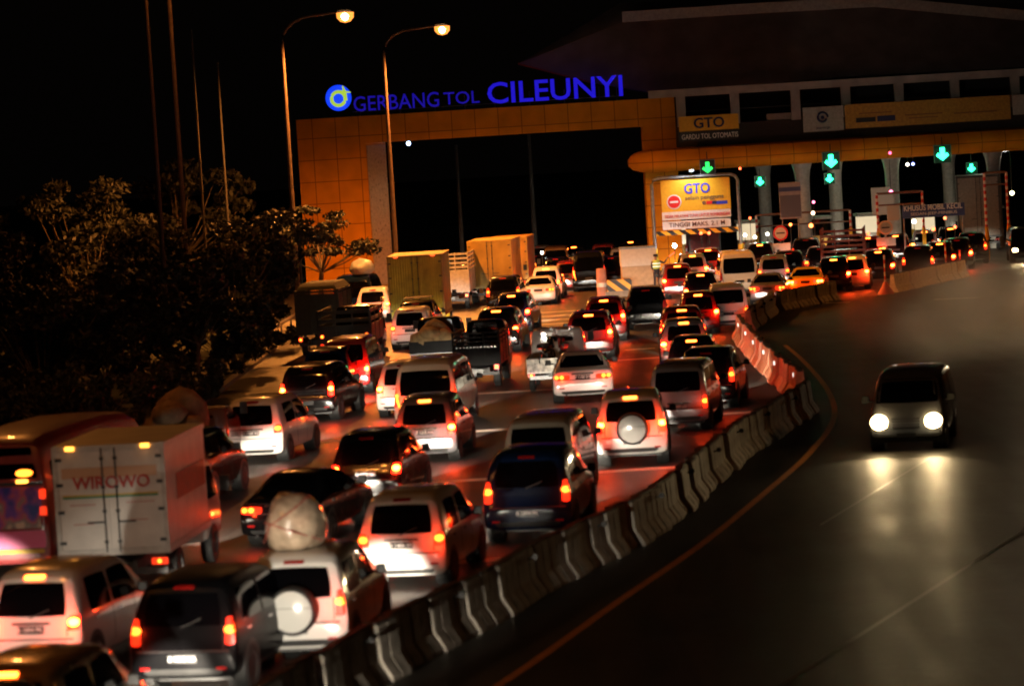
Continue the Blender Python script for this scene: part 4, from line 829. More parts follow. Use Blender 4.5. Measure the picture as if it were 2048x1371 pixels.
# unseen street lamps added out of frame on both sides for amber fill light
street_lamp((-17, 78, 0), 15, 2.6, 'street lamp out of frame on the near left verge', SP*1.2)
street_lamp((-17, 40, 0), 15, 2.6, 'street lamp out of frame at the far near-left verge', SP*1.2)
street_lamp((33.5, 152, 0), 15, 2.6, 'street lamp out of frame by the far right shoulder', SP*3.2, dirx=-1.)
street_lamp((33, 62, 0), 15, 2.6, 'street lamp out of frame on the right shoulder', SP*1.1, dirx=-1.)
def pole(px0, py0, px1, py1, Y, label, r=.055):
    a = A(px0, py0, Y); b = A(px1, py1, Y); x = (a.x+b.x)/2
    o = MB().tube([(0, 0, 0), (0, 0, a.z)], [r*1.3, r*.8]).build('pole', mat('grey_pole', (.05, .045, .04), .6, noise=.3), None); o.location = (x, Y, 0); return tag(o, label, 'pole', 'thin bare poles')
pole(380, 60, 412, 480, 140, 'thin dim pole third from the left above the trees'); pole(435, 125, 455, 430, 150, 'short dim pole fourth from the left above the trees')
pole(910, 290, 925, 480, 200, 'grey pole seen through the orange gate, left one', .13); pole(1057, 270, 1070, 480, 205, 'grey pole seen through the orange gate, right one', .15); pole(605, 520, 608, 690, 132, 'slim pole in front of the orange gate pillar', .05)

# ------------------------------------------------------------------ toll gate
YP = 186.0; PPM = F/YP
panel = bpy.data.materials.new('orange_panel'); panel.use_nodes = True; t = panel.node_tree; b = t.nodes['Principled BSDF']
tc = t.nodes.new('ShaderNodeTexCoord'); mp = t.nodes.new('ShaderNodeMapping'); mp.inputs['Rotation'].default_value = (R(90), 0, 0); br = t.nodes.new('ShaderNodeTexBrick')
br.offset = 0; br.inputs['Scale'].default_value = 1; br.inputs['Brick Width'].default_value = 1.44; br.inputs['Row Height'].default_value = 1.35; br.inputs['Mortar Size'].default_value = .022
br.inputs['Color1'].default_value = (.95, .38, .016, 1); br.inputs['Color2'].default_value = (.9, .35, .014, 1); br.inputs['Mortar'].default_value = (.32, .1, .01, 1)
nn = t.nodes.new('ShaderNodeTexNoise'); nn.inputs['Scale'].default_value = .8; mx = t.nodes.new('ShaderNodeMixRGB'); mx.blend_type = 'MULTIPLY'; mx.inputs[0].default_value = .5
t.links.new(tc.outputs['Object'], mp.inputs[0]); t.links.new(mp.outputs[0], br.inputs[0]); t.links.new(tc.outputs['Object'], nn.inputs[0]); t.links.new(br.outputs[0], mx.inputs[1]); t.links.new(nn.outputs[0], mx.inputs[2])
t.links.new(mx.outputs[0], b.inputs['Base Color']); b.inputs['Roughness'].default_value = .62; b.inputs['Specular IOR Level'].default_value = .12
def pb_(x0, y0, x1, y1, Y, depth, m=None):
    a = A(x0, y0, Y); c = A(x1, y1, Y); m = m or MB(); m.box(((a.x+c.x)/2, Y+depth/2, (a.z+c.z)/2), (abs(c.x-a.x), depth, abs(a.z-c.z))); return m
portal = thing('toll_gateway', 'orange panelled gateway with blue lettering on top', 'gateway', (A(1000, 300, YP).x, YP, 0))
ox = portal.location.x
def rel(mb):   # shift world coords to the thing's own
    mb.v = [(x-ox, y-YP, z) for x, y, z in mb.v]; return mb
zt = A(592, 240, YP).z; zbm = A(1285, 253, YP).z
xl = A(592, 240, YP).x; xi = A(738, 400, YP).x; xe = A(776, 400, YP).x; xr = A(1285, 253, YP).x; xrr = A(1348, 195, YP).x
m = MB(); m.box(((xl+xrr)/2, YP+1.2, (zt+zbm)/2), (xrr-xl, 2.4, zt-zbm)); rel(m).build('beam', panel, portal)
m = MB(); m.prism([(xl, YP+.02, 0), (xi, YP+.02, 0), (xe-.05, YP+1.4, 0), (xe-.05, YP+2.38, 0), (xl, YP+2.38, 0)], (0, 0, zbm)); rel(m).build('left_pillar', panel, portal)
m = MB(); m.box(((xi+xe)/2, YP+.66, zbm/2), (math.hypot(xe-xi, 1.38)*.96, .05, zbm-.3), rz=math.atan2(1.38, xe-.05-xi)); m.v = [(x+.02, y-.04, z) for x, y, z in m.v]
rel(m).build('pillar_cladding', mat('grey_cladding', (.6, .42, .3), .3, .3, noise=.2), portal)
m = MB(); m.box(((xr+xrr)/2, YP+1.2, zbm/2), (xrr-xr, 2.3, zbm)); rel(m).build('right_pillar', panel, portal)
blue_e = mat('blue_letters', (.003, .003, .05), .8, emit=(.012, .006, .36), es=.5); blue_b = mat('blue_letters_bright', (.003, .003, .05), .8, emit=(.014, .008, .6), es=.62)
def ptext(s, x0, x1, top, bot, m, par, Y, name='lettering', bold=0., base=None):
    a = A(x0, bot[0], Y); c = A(x1, top[1], Y); bx, by, _ = (par.location if par else (0, 0, 0))
    z0 = A((x0+x1)/2, (bot[0]+bot[1])/2, Y).z; z1 = A((x0+x1)/2, (top[0]+top[1])/2, Y).z
    return fitted(s, a.x-bx, c.x-bx, z0-(par.location.z if par else 0), z1-(par.location.z if par else 0), m, par, Y-by, name, bold)
ptext('GERBANG', 708, 877, (192, 185), (224, 213), blue_e, portal, YP, bold=.003)
ptext('TOL', 888, 958, (184, 182), (209, 207), blue_e, portal, YP, bold=.003)
ptext('CILEUNYI', 976, 1244, (165, 150), (210, 191), blue_b, portal, YP, bold=.012)
lc = A(677, 196, YP); lg = MB().lathe([(0, -.06), (.76, -.06), (.8, 0), (.8, .1), (0, .1)], c=(lc.x-ox, -.05, lc.z), axis='Y', n=36).build('logo_disc', mat('logo_blue', (.02, .08, .6), .4, emit=(.005, .045, .85), es=.75), portal)
yg = mat('logo_green', (.4, .6, .1), .4, emit=(.34, .5, .05), es=.75)
ring = MB(); a0 = [(.42*math.cos(u)-.0, -.16, .42*math.sin(u)-.05) for u in [i*math.pi*2/24 for i in range(25)]]; ring.tube([(lc.x-ox+x, y, lc.z+z) for x, y, z in a0], .12, 6)
ring.tube([(lc.x-ox+.45, -.16, lc.z-.2), (lc.x-ox+.42, -.16, lc.z+.3), (lc.x-ox+.3, -.16, lc.z+.72)], [.12, .11, .05], 6); ring.tube([(lc.x-ox+.15, -.16, lc.z+.38), (lc.x-ox+.78, -.16, lc.z+.3)], [.1, .04], 6)
ring.build('logo_ring', yg, lg)
m = MB()
for px in (720, 800, 870, 930, 990, 1060, 1130, 1200, 1235):
    a = A(px, 215, YP); m.tube([(a.x, YP+.15, zt), (a.x, YP+.15, zt+.9)], .03, 6)
m.tube([(xl+3.5, YP+.15, zt+.28), (A(1244, 190, YP).x, YP+.15, zt+.28)], .03, 6); rel(m).build('letter_support', DKSTEEL, portal)

# toll plaza building: canopy, upper gallery and leaf shaped roof
YC = 183.5
xc0 = A(1258, 320, YC).x; xend = A(2300, 250, YC).x; zc1 = A(1300, 303, YC).z; zc0 = A(1300, 346, YC).z
plaza = thing('toll_plaza', 'wide toll plaza building with orange edged canopy, upper gallery and leaf shaped roof', 'building', (xc0, YC, 0))
def relp(mb, c=plaza): mb.v = [(x-c.location.x, y-c.location.y, z-c.location.z) for x, y, z in mb.v]; return mb
ca = MB()   # rounded fascia: profile in (y,z) swept along x, with a round nose at the left end
prof = [(1.2, zc0), (.35, zc0+.08), (.08, zc0+.3), (0, zc0+.6), (.05, zc0+1.0), (.3, zc1), (1.6, zc1+.12)]
v = []; xs = [(-.02, .0), (.25, .55), (.7, .85), (1.3, 1.0)]
nsec = []
for dx, k in xs: nsec.append((xc0+dx, k))
nsec += [(xc0+1.3+(xend-xc0-1.3)*i/20, 1.0) for i in range(1, 21)]
zc = (zc0+zc1)/2
for x, k in nsec:
    for y, z in prof: v.append((x, YC+1.6-(1.6-y)*k, zc+(z-zc)*(.25+.75*k)))
n = len(prof); f = [(i*n+j, i*n+j+1, (i+1)*n+j+1, (i+1)*n+j) for i in range(len(nsec)-1) for j in range(n-1)]
ca.add(v, f, True); relp(ca).build('canopy_fascia', panel, plaza)
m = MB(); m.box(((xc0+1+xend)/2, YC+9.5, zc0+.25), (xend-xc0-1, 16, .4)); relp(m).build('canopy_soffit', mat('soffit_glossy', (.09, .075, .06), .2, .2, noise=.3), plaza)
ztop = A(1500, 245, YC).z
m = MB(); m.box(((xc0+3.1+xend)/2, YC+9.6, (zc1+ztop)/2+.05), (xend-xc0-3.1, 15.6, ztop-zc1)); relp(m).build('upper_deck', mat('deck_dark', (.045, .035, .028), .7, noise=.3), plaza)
whm = mat('gallery_white', (.42, .39, .37), .6, noise=.3, nscale=1)
YG = YC+1.2
m = MB(); zb1 = A(1700, 158, YG).z; zb0 = A(1700, 173, YG).z; xg0 = A(1297, 185, YG).x
m.box(((xg0+xend)/2, YG+.3, (zb0+zb1)/2), (xend-xg0, .5, zb1-zb0)); relp(m).build('gallery_beam', whm, plaza)
for px in (1362, 1470, 1592, 1693, 1800, 1912, 2033, 2150):
    x = A(px, 210, YG).x; m = MB(); m.box((x, YG+.3, (ztop+zb0)/2), (.55, .42, zb0-ztop)); relp(m).build('gallery_column', whm, plaza)
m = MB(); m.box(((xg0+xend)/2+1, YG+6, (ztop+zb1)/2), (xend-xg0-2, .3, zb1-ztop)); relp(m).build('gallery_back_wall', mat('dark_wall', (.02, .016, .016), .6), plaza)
m = MB()
for k in range(20): m.tube([(xg0+2+k*2.2, YG+.35, ztop+.9), (xg0+4.2+k*2.2, YG+.35, ztop+.9)], .03, 5)
relp(m).build('gallery_rail', DKSTEEL, plaza)
# leaf roof: front fascia high, underside sloping down to the gallery
YR = YC+6.5
def T(px, py, Y): q = A(px, py, Y); return (q.x, q.y, q.z)
tip = T(1036, 128, YR-1); f1 = T(1245, 45, YR); f2 = T(1470, 30, YR); f3 = T(1750, 14, YR); f4 = T(2060, 43, YR); f5 = T(2300, 70, YR)
g1 = T(1185, 166, YC+5.2); g2 = T(1300, 186, YC+4.2); g5 = T(2300, 120, YC+2.6); g3 = T(1700, 153, YC+2.6)
rm_ = MB(); top = 2.2
V_ = [tip, f1, f2, f3, f4, f5, g5, g3, g2, g1]; Vt = [(x, y+2.5, z+1.3) for x, y, z in V_]; Vt[0] = (tip[0]+.3, tip[1]+.5, tip[2]+.15)
rm_.add(V_+Vt, [(0, 1, 9), (1, 2, 8, 9), (2, 3, 7, 8), (3, 4, 7), (4, 5, 6, 7), (10, 19, 11), (11, 19, 18, 12), (12, 18, 17, 13), (13, 17, 14), (14, 17, 16, 15)]+[(i, (i+1) % 10, 10+(i+1) % 10, 10+i) for i in range(10)])
relp(rm_).build('leaf_roof', mat('roof_panels', (.34, .25, .23), .35, .2, noise=.3, nscale=.7), plaza)
fm = MB()
fa = [f1, f2, f3, f4, f5]
for a, b_ in zip(fa[:-1], fa[1:]):
    fm.prism([(a[0], a[1]-.12, a[2]), (b_[0], b_[1]-.12, b_[2]), (b_[0], b_[1]-.12, b_[2]+.66), (a[0], a[1]-.12, a[2]+.66)], (0, .3, 0))
relp(fm).build('roof_fascia', mat('fascia_grey', (.4, .36, .34), .6, noise=.25), plaza)
e1 = MB(); e1.tube([tip, g1], .05, 6); relp(e1).build('roof_edge_trim', mat('red_trim', (.6, .12, .06), .3, .4), plaza)  # red glow along the roof edge put into the trim colour
# columns under the canopy
colm = mat('column_white', (.6, .58, .52), .45, noise=.2)
for px, Y in ((1607, 188), (1672, 200), (1786, 192), (1530, 205), (1990, 190), (1900, 205)):
    x = A(px, 400, Y).x; m = MB(); m.lathe([(.45, 0), (.43, 4.6), (.45, 5.2), (.52, 5.7), (.68, zc0+.06)], c=(x, Y, 0), n=20); relp(m).build('column', colm, plaza)
m = MB(); m.box((A(1320, 420, 188.6).x, 188.6, zc0/2), (1.3, .8, zc0)); relp(m).build('end_pillar', panel, plaza)
# cool light fittings under the canopy (they are seen as white tubes)
tubem = mat('tube_lamp', (.9, .9, .85), .4, emit=(1, .95, .8), es=9)
for px, py, Y in ((1640, 352, 192), (1740, 340, 196), (1860, 335, 193), (1960, 325, 197), (1480, 358, 195), (2000, 330, 190)):
    x = A(px, py, Y).x; m = MB(); m.box((x, Y, zc0-.03), (1.1, .12, .06)); o = relp(m).build('ceiling_light', tubem, plaza)
    ld = bpy.data.lights.new('ceiling_glow', 'POINT'); ld.energy = 22; ld.color = (1, .85, .6); ld.shadow_soft_size = .25
    q = bpy.data.objects.new('ceiling_glow', ld); link(q, plaza); q.location = (x-xc0, Y-YC, zc0-.4)
# small coloured lamps and reflections on the fascia underside
# signs on the gallery
def board(px0, py0, px1, py1, Y, m, name, label, cat='sign', d=.08):
    a = A(px0, py0, Y); c = A(px1, py1, Y); o = thing(name, label, cat, ((a.x+c.x)/2, Y, min(a.z, c.z)))
    MB().box((0, d/2, abs(a.z-c.z)/2), (abs(c.x-a.x), d, abs(a.z-c.z))).build('panel', m, o); return o
YS = YC-.05
ysign = mat('sign_yellow', (.75, .42, .02), .4, noise=.1); navy = mat('sign_navy', (.015, .02, .08), .4); blk2 = mat('sign_black', (.012, .012, .012), .4); whs = mat('sign_white', (.72, .72, .7), .4, noise=.1)
g = board(1357, 234, 1478, 258, YS, ysign, 'gallery_sign', 'yellow sign reading GTO above the black strip on the gallery')
ptext('GTO', 1388, 1448, (237, 232), (258, 253), navy, g, YS-.03, bold=.02)
g2_ = board(1357, 264, 1478, 276, YS, blk2, 'gallery_sign', 'black strip reading GARDU TOL OTOMATIS on the gallery')
ptext('GARDU TOL OTOMATIS', 1364, 1476, (270, 263), (280, 273), whs, g2_, YS-.03)
g3_ = board(1605, 216, 1688, 260, YS, mat('banner_white', (.34, .33, .3), .6, noise=.2), 'banner', 'white banner with a dark swirl emblem on the gallery', 'banner')
cc = A(1645, 235, YS); lx = cc.x-g3_.location.x; lz = cc.z-g3_.location.z
em = MB(); em.tube([(lx+.33*math.cos(u)*(1-.25*u/6.3), -.03, lz+.33*math.sin(u)*(1-.25*u/6.3)) for u in [i*.35 for i in range(18)]], .07, 5); em.lathe([(0, -.04), (.11, -.04), (.11, 0)], c=(lx, 0, lz), axis='Y', n=14); em.build('emblem', navy, g3_)
text('jasamarga', .22, navy, g3_, (lx, -.03, lz-.62), bold=.002)
g4_ = board(1689, 210, 2022, 238, YS, mat('banner_yellow', (.42, .22, .03), .6, noise=.3), 'banner', 'long yellow banner on the gallery beside the white one', 'banner')
for x0, x1, zz, hh, mm_ in ((-4.4, -3.2, .48, .28, 'b'), (-3.1, -2.0, .5, .34, 'c'), (-1.4, .9, .62, .07, 'd'), (-1.2, .6, .42, .06, 'd'), (-4.2, -2.2, .88, .06, 'd'), (1.6, 4.2, .55, .08, 'd')):
    MB().box(((x0+x1)/2, -.01, zz), (x1-x0, .02, hh)).build('banner_print', {'b': blk2, 'c': navy, 'd': mat('banner_brown', (.2, .08, .02), .6)}[mm_], g4_)
board(2024, 190, 2110, 225, YS, MATS['banner_white'], 'banner', 'second white banner at the right end of the gallery', 'banner')
board(1533, 228, 1585, 250, YG+.7, MATS['banner_white'], 'notice_board', 'small dim white board standing in the gallery')
# lane lights (green arrows)
GRN = mat('green_lamp', (.05, .5, .3), .4, emit=(.02, 1, .35), es=7); GRN2 = mat('green_lamp_soft', (.05, .5, .2), .4, emit=(.02, .95, .12), es=1.4)
def lane_light(px, py, Y, size, m, label, power=0):
    c = A(px, py, Y); t = thing('lane_light', label, 'traffic light', (c.x, Y, c.z-size*.6), 0, 'green arrow lane lights'); s = size
    MB().box((0, .1, s*.6), (s*1.15, .16, s*1.2)).build('housing', BLK, t)
    fr = MB(); 
    for sx in (-1, 1): fr.box((sx*s*.58, .0, s*.6), (.03, .05, s*1.22))
    fr.box((0, 0, s*1.2), (s*1.16, .05, .03)); fr.build('frame', STEEL, t)
    a = MB(); a.box((0, 0, s*.72), (s*.3, .04, s*.62)); a.prism([(0, -.02, s*.16), (s*.42, -.02, s*.5), (s*.3, -.02, s*.68), (0, -.02, s*.45), (-s*.3, -.02, s*.68), (-s*.42, -.02, s*.5)], (0, .04, 0)); a.build('arrow', m, t)
    MB().tube([(0, .12, s*1.2), (0, .12, s*1.2+.5)], .03, 6).build('hanger', DKSTEEL, t)
    if power:
        ld = bpy.data.lights.new('lamp_light', 'POINT'); ld.energy = power; ld.color = (.05, 1, .4); ld.shadow_soft_size = .15; q = bpy.data.objects.new('lamp_light', ld); link(q, t); q.location = (0, -.25, s*.6)
lane_light(1415, 335, 182.6, .78, GRN2, 'green arrow light in a framed black box over the lane sign', 0)
lane_light(1662, 322, 182.8, .9, GRN, 'bright green arrow light left of the pair on the canopy edge', 10)
lane_light(1885, 308, 182.8, .9, GRN, 'bright green arrow light at the right on the canopy edge', 10)
lane_light(1520, 363, 196, .6, GRN, 'small green arrow light under the canopy right of the lane sign', 8)
lane_light(1659, 357, 196, .6, GRN, 'small green arrow light directly below the big left one', 8)
lane_light(1943, 336, 196, .6, GRN, 'small green arrow light at the right under the canopy', 8)
# lane gantry with the yellow GTO sign
YL = 180.0
def pt3(px, py): return A(px, py, YL)
a = pt3(1303, 372); b = pt3(1475, 360); gx = (a.x+b.x)/2
ga = thing('lane_gantry', 'bent steel pipe gantry with yellow painted feet holding the lane sign', 'gantry', (gx, YL, 0)); hw = (b.x-a.x)/2; hz = A(1390, 352, YL).z
fr = MB(); pts = [(-hw, 0, 1.4), (-hw, 0, hz-.4), (-hw+.12, 0, hz-.12), (-hw+.4, 0, hz), (hw-.4, 0, hz), (hw-.12, 0, hz-.12), (hw, 0, hz-.4), (hw, 0, 1.4)]; fr.tube(pts, .11, 10); fr.build('pipe_frame', STEEL, ga)
for s in (1, -1): MB().tube([(s*hw, 0, 0), (s*hw, 0, 1.6)], .17, 12).build('yellow_foot', mat('post_yellow', (.75, .42, .02), .4, noise=.15), ga)
str_ = bpy.data.materials.new('hazard_stripes'); str_.use_nodes = True; t = str_.node_tree; wv = t.nodes.new('ShaderNodeTexWave'); tc = t.nodes.new('ShaderNodeTexCoord'); wv.bands_direction = 'DIAGONAL'; wv.inputs['Scale'].default_value = .85
mpp = t.nodes.new('ShaderNodeMapping'); mpp.inputs['Scale'].default_value = (1, 0, 1.2); cr_ = t.nodes.new('ShaderNodeValToRGB'); cr_.color_ramp.interpolation = 'CONSTANT'; cr_.color_ramp.elements[0].color = (.012, .01, .01, 1); cr_.color_ramp.elements[1].position = .5; cr_.color_ramp.elements[1].color = (.8, .42, .02, 1)
t.links.new(tc.outputs['Object'], mpp.inputs[0]); t.links.new(mpp.outputs[0], wv.inputs[0]); t.links.new(wv.outputs[0], cr_.inputs[0]); t.links.new(cr_.outputs[0], t.nodes['Principled BSDF'].inputs['Base Color'])
zs = A(1390, 463, YL).z; MB().box((0, -.06, zs), (2*hw-.25, .08, .28)).build('height_bar', str_, ga)
sg = board(1320.5, 362, 1462, 417, YL-.16, ysign, 'lane_sign', 'bright yellow lane sign reading GTO with a no entry disc'); Ys = YL-.16
sign_blue = mat('sign_blue', (.03, .05, .5), .4)
ptext('GTO', 1369, 1419, (368, 364), (388, 385), sign_blue, sg, Ys-.02, bold=.02)
ptext('selain pengguna', 1371, 1447, (392, 387), (403, 398), mat('sign_grey', (.1, .09, .07), .5), sg, Ys-.02)
dc = A(1348, 404, Ys); dx, dz = dc.x-sg.location.x, dc.z-sg.location.z
MB().lathe([(0, -.03), (.42, -.03), (.44, 0)], c=(dx, 0, dz), axis='Y', n=28).build('disc_rim', whs, sg); MB().lathe([(0, -.045), (.37, -.045), (.37, -.03)], c=(dx, 0, dz), axis='Y', n=28).build('no_entry_disc', mat('sign_red', (.65, .02, .015), .4), sg)
MB().box((dx, -.055, dz), (.5, .02, .12)).build('disc_bar', whs, sg)
for px0, px1, mm_ in ((1413, 1424, 'sign_red'), (1424, 1433, 'sign_navy'), (1433, 1455, 'sign_blue')):
    c0 = A(px0, 405, Ys); c1 = A(px1, 405, Ys); MB().box(((c0.x+c1.x)/2-sg.location.x, -.015, c0.z-sg.location.z), (c1.x-c0.x, .02, .2)).build('card_logo', MATS[mm_], sg)
ptext('e', 1405, 1411, (402, 402), (409, 409), navy, sg, Ys-.02)
s2 = board(1324, 425, 1462, 433, Ys, whs, 'lane_sign', 'white strip with small red lettering under the yellow lane sign')
s2b = ptext('TIDAK MELAYANI TUNAI UNTUK ROMBONGAN', 1330, 1459, (430, 424), (436, 430), MATS['sign_red'], s2, Ys-.02)
s3 = board(1325, 444, 1462, 452, Ys, whs, 'lane_sign', 'white strip reading TINGGI MAKS. 2.1 M above the striped bar')
ptext('TINGGI MAKS. 2.1 M', 1338.5, 1449.5, (446, 440), (455, 448.6), mat('sign_brown', (.12, .05, .04), .5), s3, Ys-.02, bold=.004)
# the sign's own lamp on the pipe
ld = bpy.data.lights.new('sign_lamp', 'SPOT'); ld.energy = 220; ld.color = (.9, .95, 1); ld.spot_size = R(120); ld.spot_blend = .8; ld.shadow_soft_size = .1
q = bpy.data.objects.new('sign_lamp', ld); link(q, ga); q.location = (-.2, -1.6, hz+.5); q.rotation_euler = (R(38), 0, 0)
MB().box((-.2, -.9, hz+.35), (.3, .2, .15)).tube([(-.2, 0, hz), (-.2, -.9, hz+.35)], .025, 6).build('lamp_housing', BLK, ga)

# other lane furniture
def round_sign(px, py, Y, label, rim, inner, sub=True, r=.45):
    c = A(px, py, Y); t = thing('round_sign', label, 'sign', (c.x, Y, 0)); MB().tube([(0, .08, 0), (0, .08, c.z+.3)], .05, 8).build('post', STEEL, t)
    MB().lathe([(0, -.02), (r, -.02), (r, .04), (0, .04)], c=(0, 0, c.z), axis='Y', n=28).build('disc', rim, t); MB().lathe([(0, -.04), (r*.76, -.04), (r*.76, -.02)], c=(0, 0, c.z), axis='Y', n=28).build('disc_face', inner, t)
    MB().box((0, -.05, c.z), (r*1.1, .02, .08)).build('disc_bar', blk2, t)
    if sub: MB().box((0, 0, c.z-r-.4), (1.1, .06, .5)).build('lower_board', inner, t)
round_sign(1561, 466, 178, 'round red-rimmed sign with white face above a small board, left of the white column', MATS['sign_red'], whs)
round_sign(1771, 455, 176, 'round pale sign on a post left of the blue lane sign', peach, MATS['banner_white'], r=.42)
bs = board(1804, 412, 1930, 430, 176, mat('lane_blue', (.03, .05, .16), .45), 'lane_sign', 'blue lane sign reading KHUSUS MOBIL KECIL')
ptext('KHUSUS MOBIL KECIL', 1808, 1924, (412, 404), (423, 416), whs, bs, 175.97, bold=.01); ptext('SEDAN-JEEP-MINIBUS', 1822, 1914, (426, 420), (433, 428), whs, bs, 175.97)
for px in (1808, 1926):
    x = A(px, 440, 176.2).x; MB().tube([(x-bs.location.x, .2, -bs.location.z), (x-bs.location.x, .2, .9)], .05, 6).build('post', STEEL, bs)
nb = board(1557, 366, 1604, 436, 178, mat('board_grey', (.25, .26, .3), .5, noise=.15), 'notice_board', 'tall grey blue board with printed lines left of the white column')
MB().box((0, -.01, 1.75), (1.3, .02, .25)).build('heading_strip', MATS['lane_blue'], nb); MB().box((0, -.01, .75), (1.2, .02, 1.3)).build('dark_field', mat('board_dark', (.08, .09, .13), .4), nb)
for px in (1565, 1597):
    x = A(px, 440, 178.1).x; MB().tube([(x-nb.location.x, .12, -nb.location.z), (x-nb.location.x, .12, .1)], .04, 6).build('post', STEEL, nb)
board(1742, 376, 1788, 428, 187, mat('panel_white', (.6, .6, .56), .5), 'notice_board', 'plain white panel behind the left end of the blue lane sign')
board(1774, 412, 1800, 440, 176.5, mat('panel_greyish', (.4, .42, .38), .5), 'notice_board', 'small grey green panel attached left of the blue lane sign')
bandm = bpy.data.materials.new('red_white_bands'); bandm.use_nodes = True; t = bandm.node_tree; wv = t.nodes.new('ShaderNodeTexWave'); tc = t.nodes.new('ShaderNodeTexCoord'); wv.bands_direction = 'Z'; wv.inputs['Scale'].default_value = .8; cr_ = t.nodes.new('ShaderNodeValToRGB'); cr_.color_ramp.interpolation = 'CONSTANT'
cr_.color_ramp.elements[0].color = (.55, .04, .03, 1); cr_.color_ramp.elements[1].position = .5; cr_.color_ramp.elements[1].color = (.7, .66, .6, 1); t.links.new(tc.outputs['Object'], wv.inputs[0]); t.links.new(wv.outputs[0], cr_.inputs[0]); t.links.new(cr_.outputs[0], t.nodes['Principled BSDF'].inputs['Base Color'])
def gantry(px0, px1, pyt, Y, label, foot):
    a = A(px0, pyt, Y); b = A(px1, pyt, Y); x = (a.x+b.x)/2; h = (b.x-a.x)/2; z = A((px0+px1)/2, pyt, Y).z; t = thing('height_gantry', label, 'gantry', (x, Y, 0), 0, 'height limit gantries')
    for s in (1, -1): MB().tube([(s*h, 0, 1.9), (s*h, 0, z)], .08, 8).build('banded_post', bandm, t); MB().tube([(s*h, 0, 0), (s*h, 0, 1.95)], .11, 8).build('yellow_foot', foot, t)
    MB().tube([(-h, 0, z), (h, 0, z)], .07, 8).tube([(-h, 0, z-.7), (h, 0, z-.7)], .05, 8).build('crossbar', mat('rusty_pipe', (.2, .1, .06), .6, noise=.4), t)
gantry(1753, 1844, 385, 179, 'height gantry with red and white posts behind the blue lane sign', MATS['post_yellow'])
gantry(1968, 2012, 345, 174, 'height gantry with yellow feet by the far oncoming headlight', MATS['post_yellow'])
gantry(1512, 1700, 425, 186, 'low wide gantry behind the round red-rimmed sign', MATS['post_yellow'])
# toll booths on islands
def booth(px, Y, label, col, lit):
    x = A(px, 480, Y).x; t = thing('toll_booth', label, 'toll booth', (x, Y, 0), 0, 'toll booths on the islands')
    MB().box((0, 1.5, .12), (1.6, 7, .24)).build('island_base', MATS['kerb_concrete'], t)
    MB().box((0, 1.6, .78), (1.25, 2.2, 1.08)).build('lower_wall', mat(col, {'booth_white': (.6, .58, .52), 'booth_yellow': (.65, .4, .05), 'booth_blue': (.05, .1, .3)}[col], .5), t)
    MB().box((0, 1.6, 1.85), (1.2, 2.15, 1.05)).build('window', mat('booth_glass_lit', (.3, .3, .25), .2, emit=(1, .8, .5), es=.5) if lit else GLASS, t)
    MB().box((0, 1.6, 2.47), (1.5, 2.5, .18)).build('roof', colm, t)
    MB().box((0, -1.4, .6), (.5, .5, .7), taper=.7).build('island_nose', str_, t)
    for s in (-.45, .45): MB().lathe([(.07, 0), (.07, 1.0), (0, 1.0)], c=(s, -.6, .24), n=10).build('bollard', bandm, t)
for px, lb, c_, lt in ((1500, 'toll booth right of the lane sign, white walls', 'booth_white', 1), (1645, 'toll booth beside the big white column', 'booth_yellow', 0), (1742, 'toll booth left of the round pale sign', 'booth_white', 1), (1855, 'toll booth under the blue lane sign with yellow wall', 'booth_yellow', 1), (1990, 'toll booth behind the right gantry with blue wall', 'booth_blue', 0), (1385, 'toll booth behind the striped height bar', 'booth_yellow', 1)):
    booth(px, 193, lb, c_, lt)
# truck standing in the far lane, seen under the canopy
box_truck(1962, 502, 8, 2.6, 4.7, 5, mat('container_grey', (.32, .29, .25), .6, noise=.2), 'tall grey container truck under the canopy at the right', DKSTEEL, tail='off', cabm='grey')
box_truck(1412, 530, 0, 2.0, 2.9, 4.0, mat('container_red', (.22, .02, .02), .6, noise=.3), 'dark red box truck passing under the striped height bar', DKSTEEL, tail='on', cabm='red')
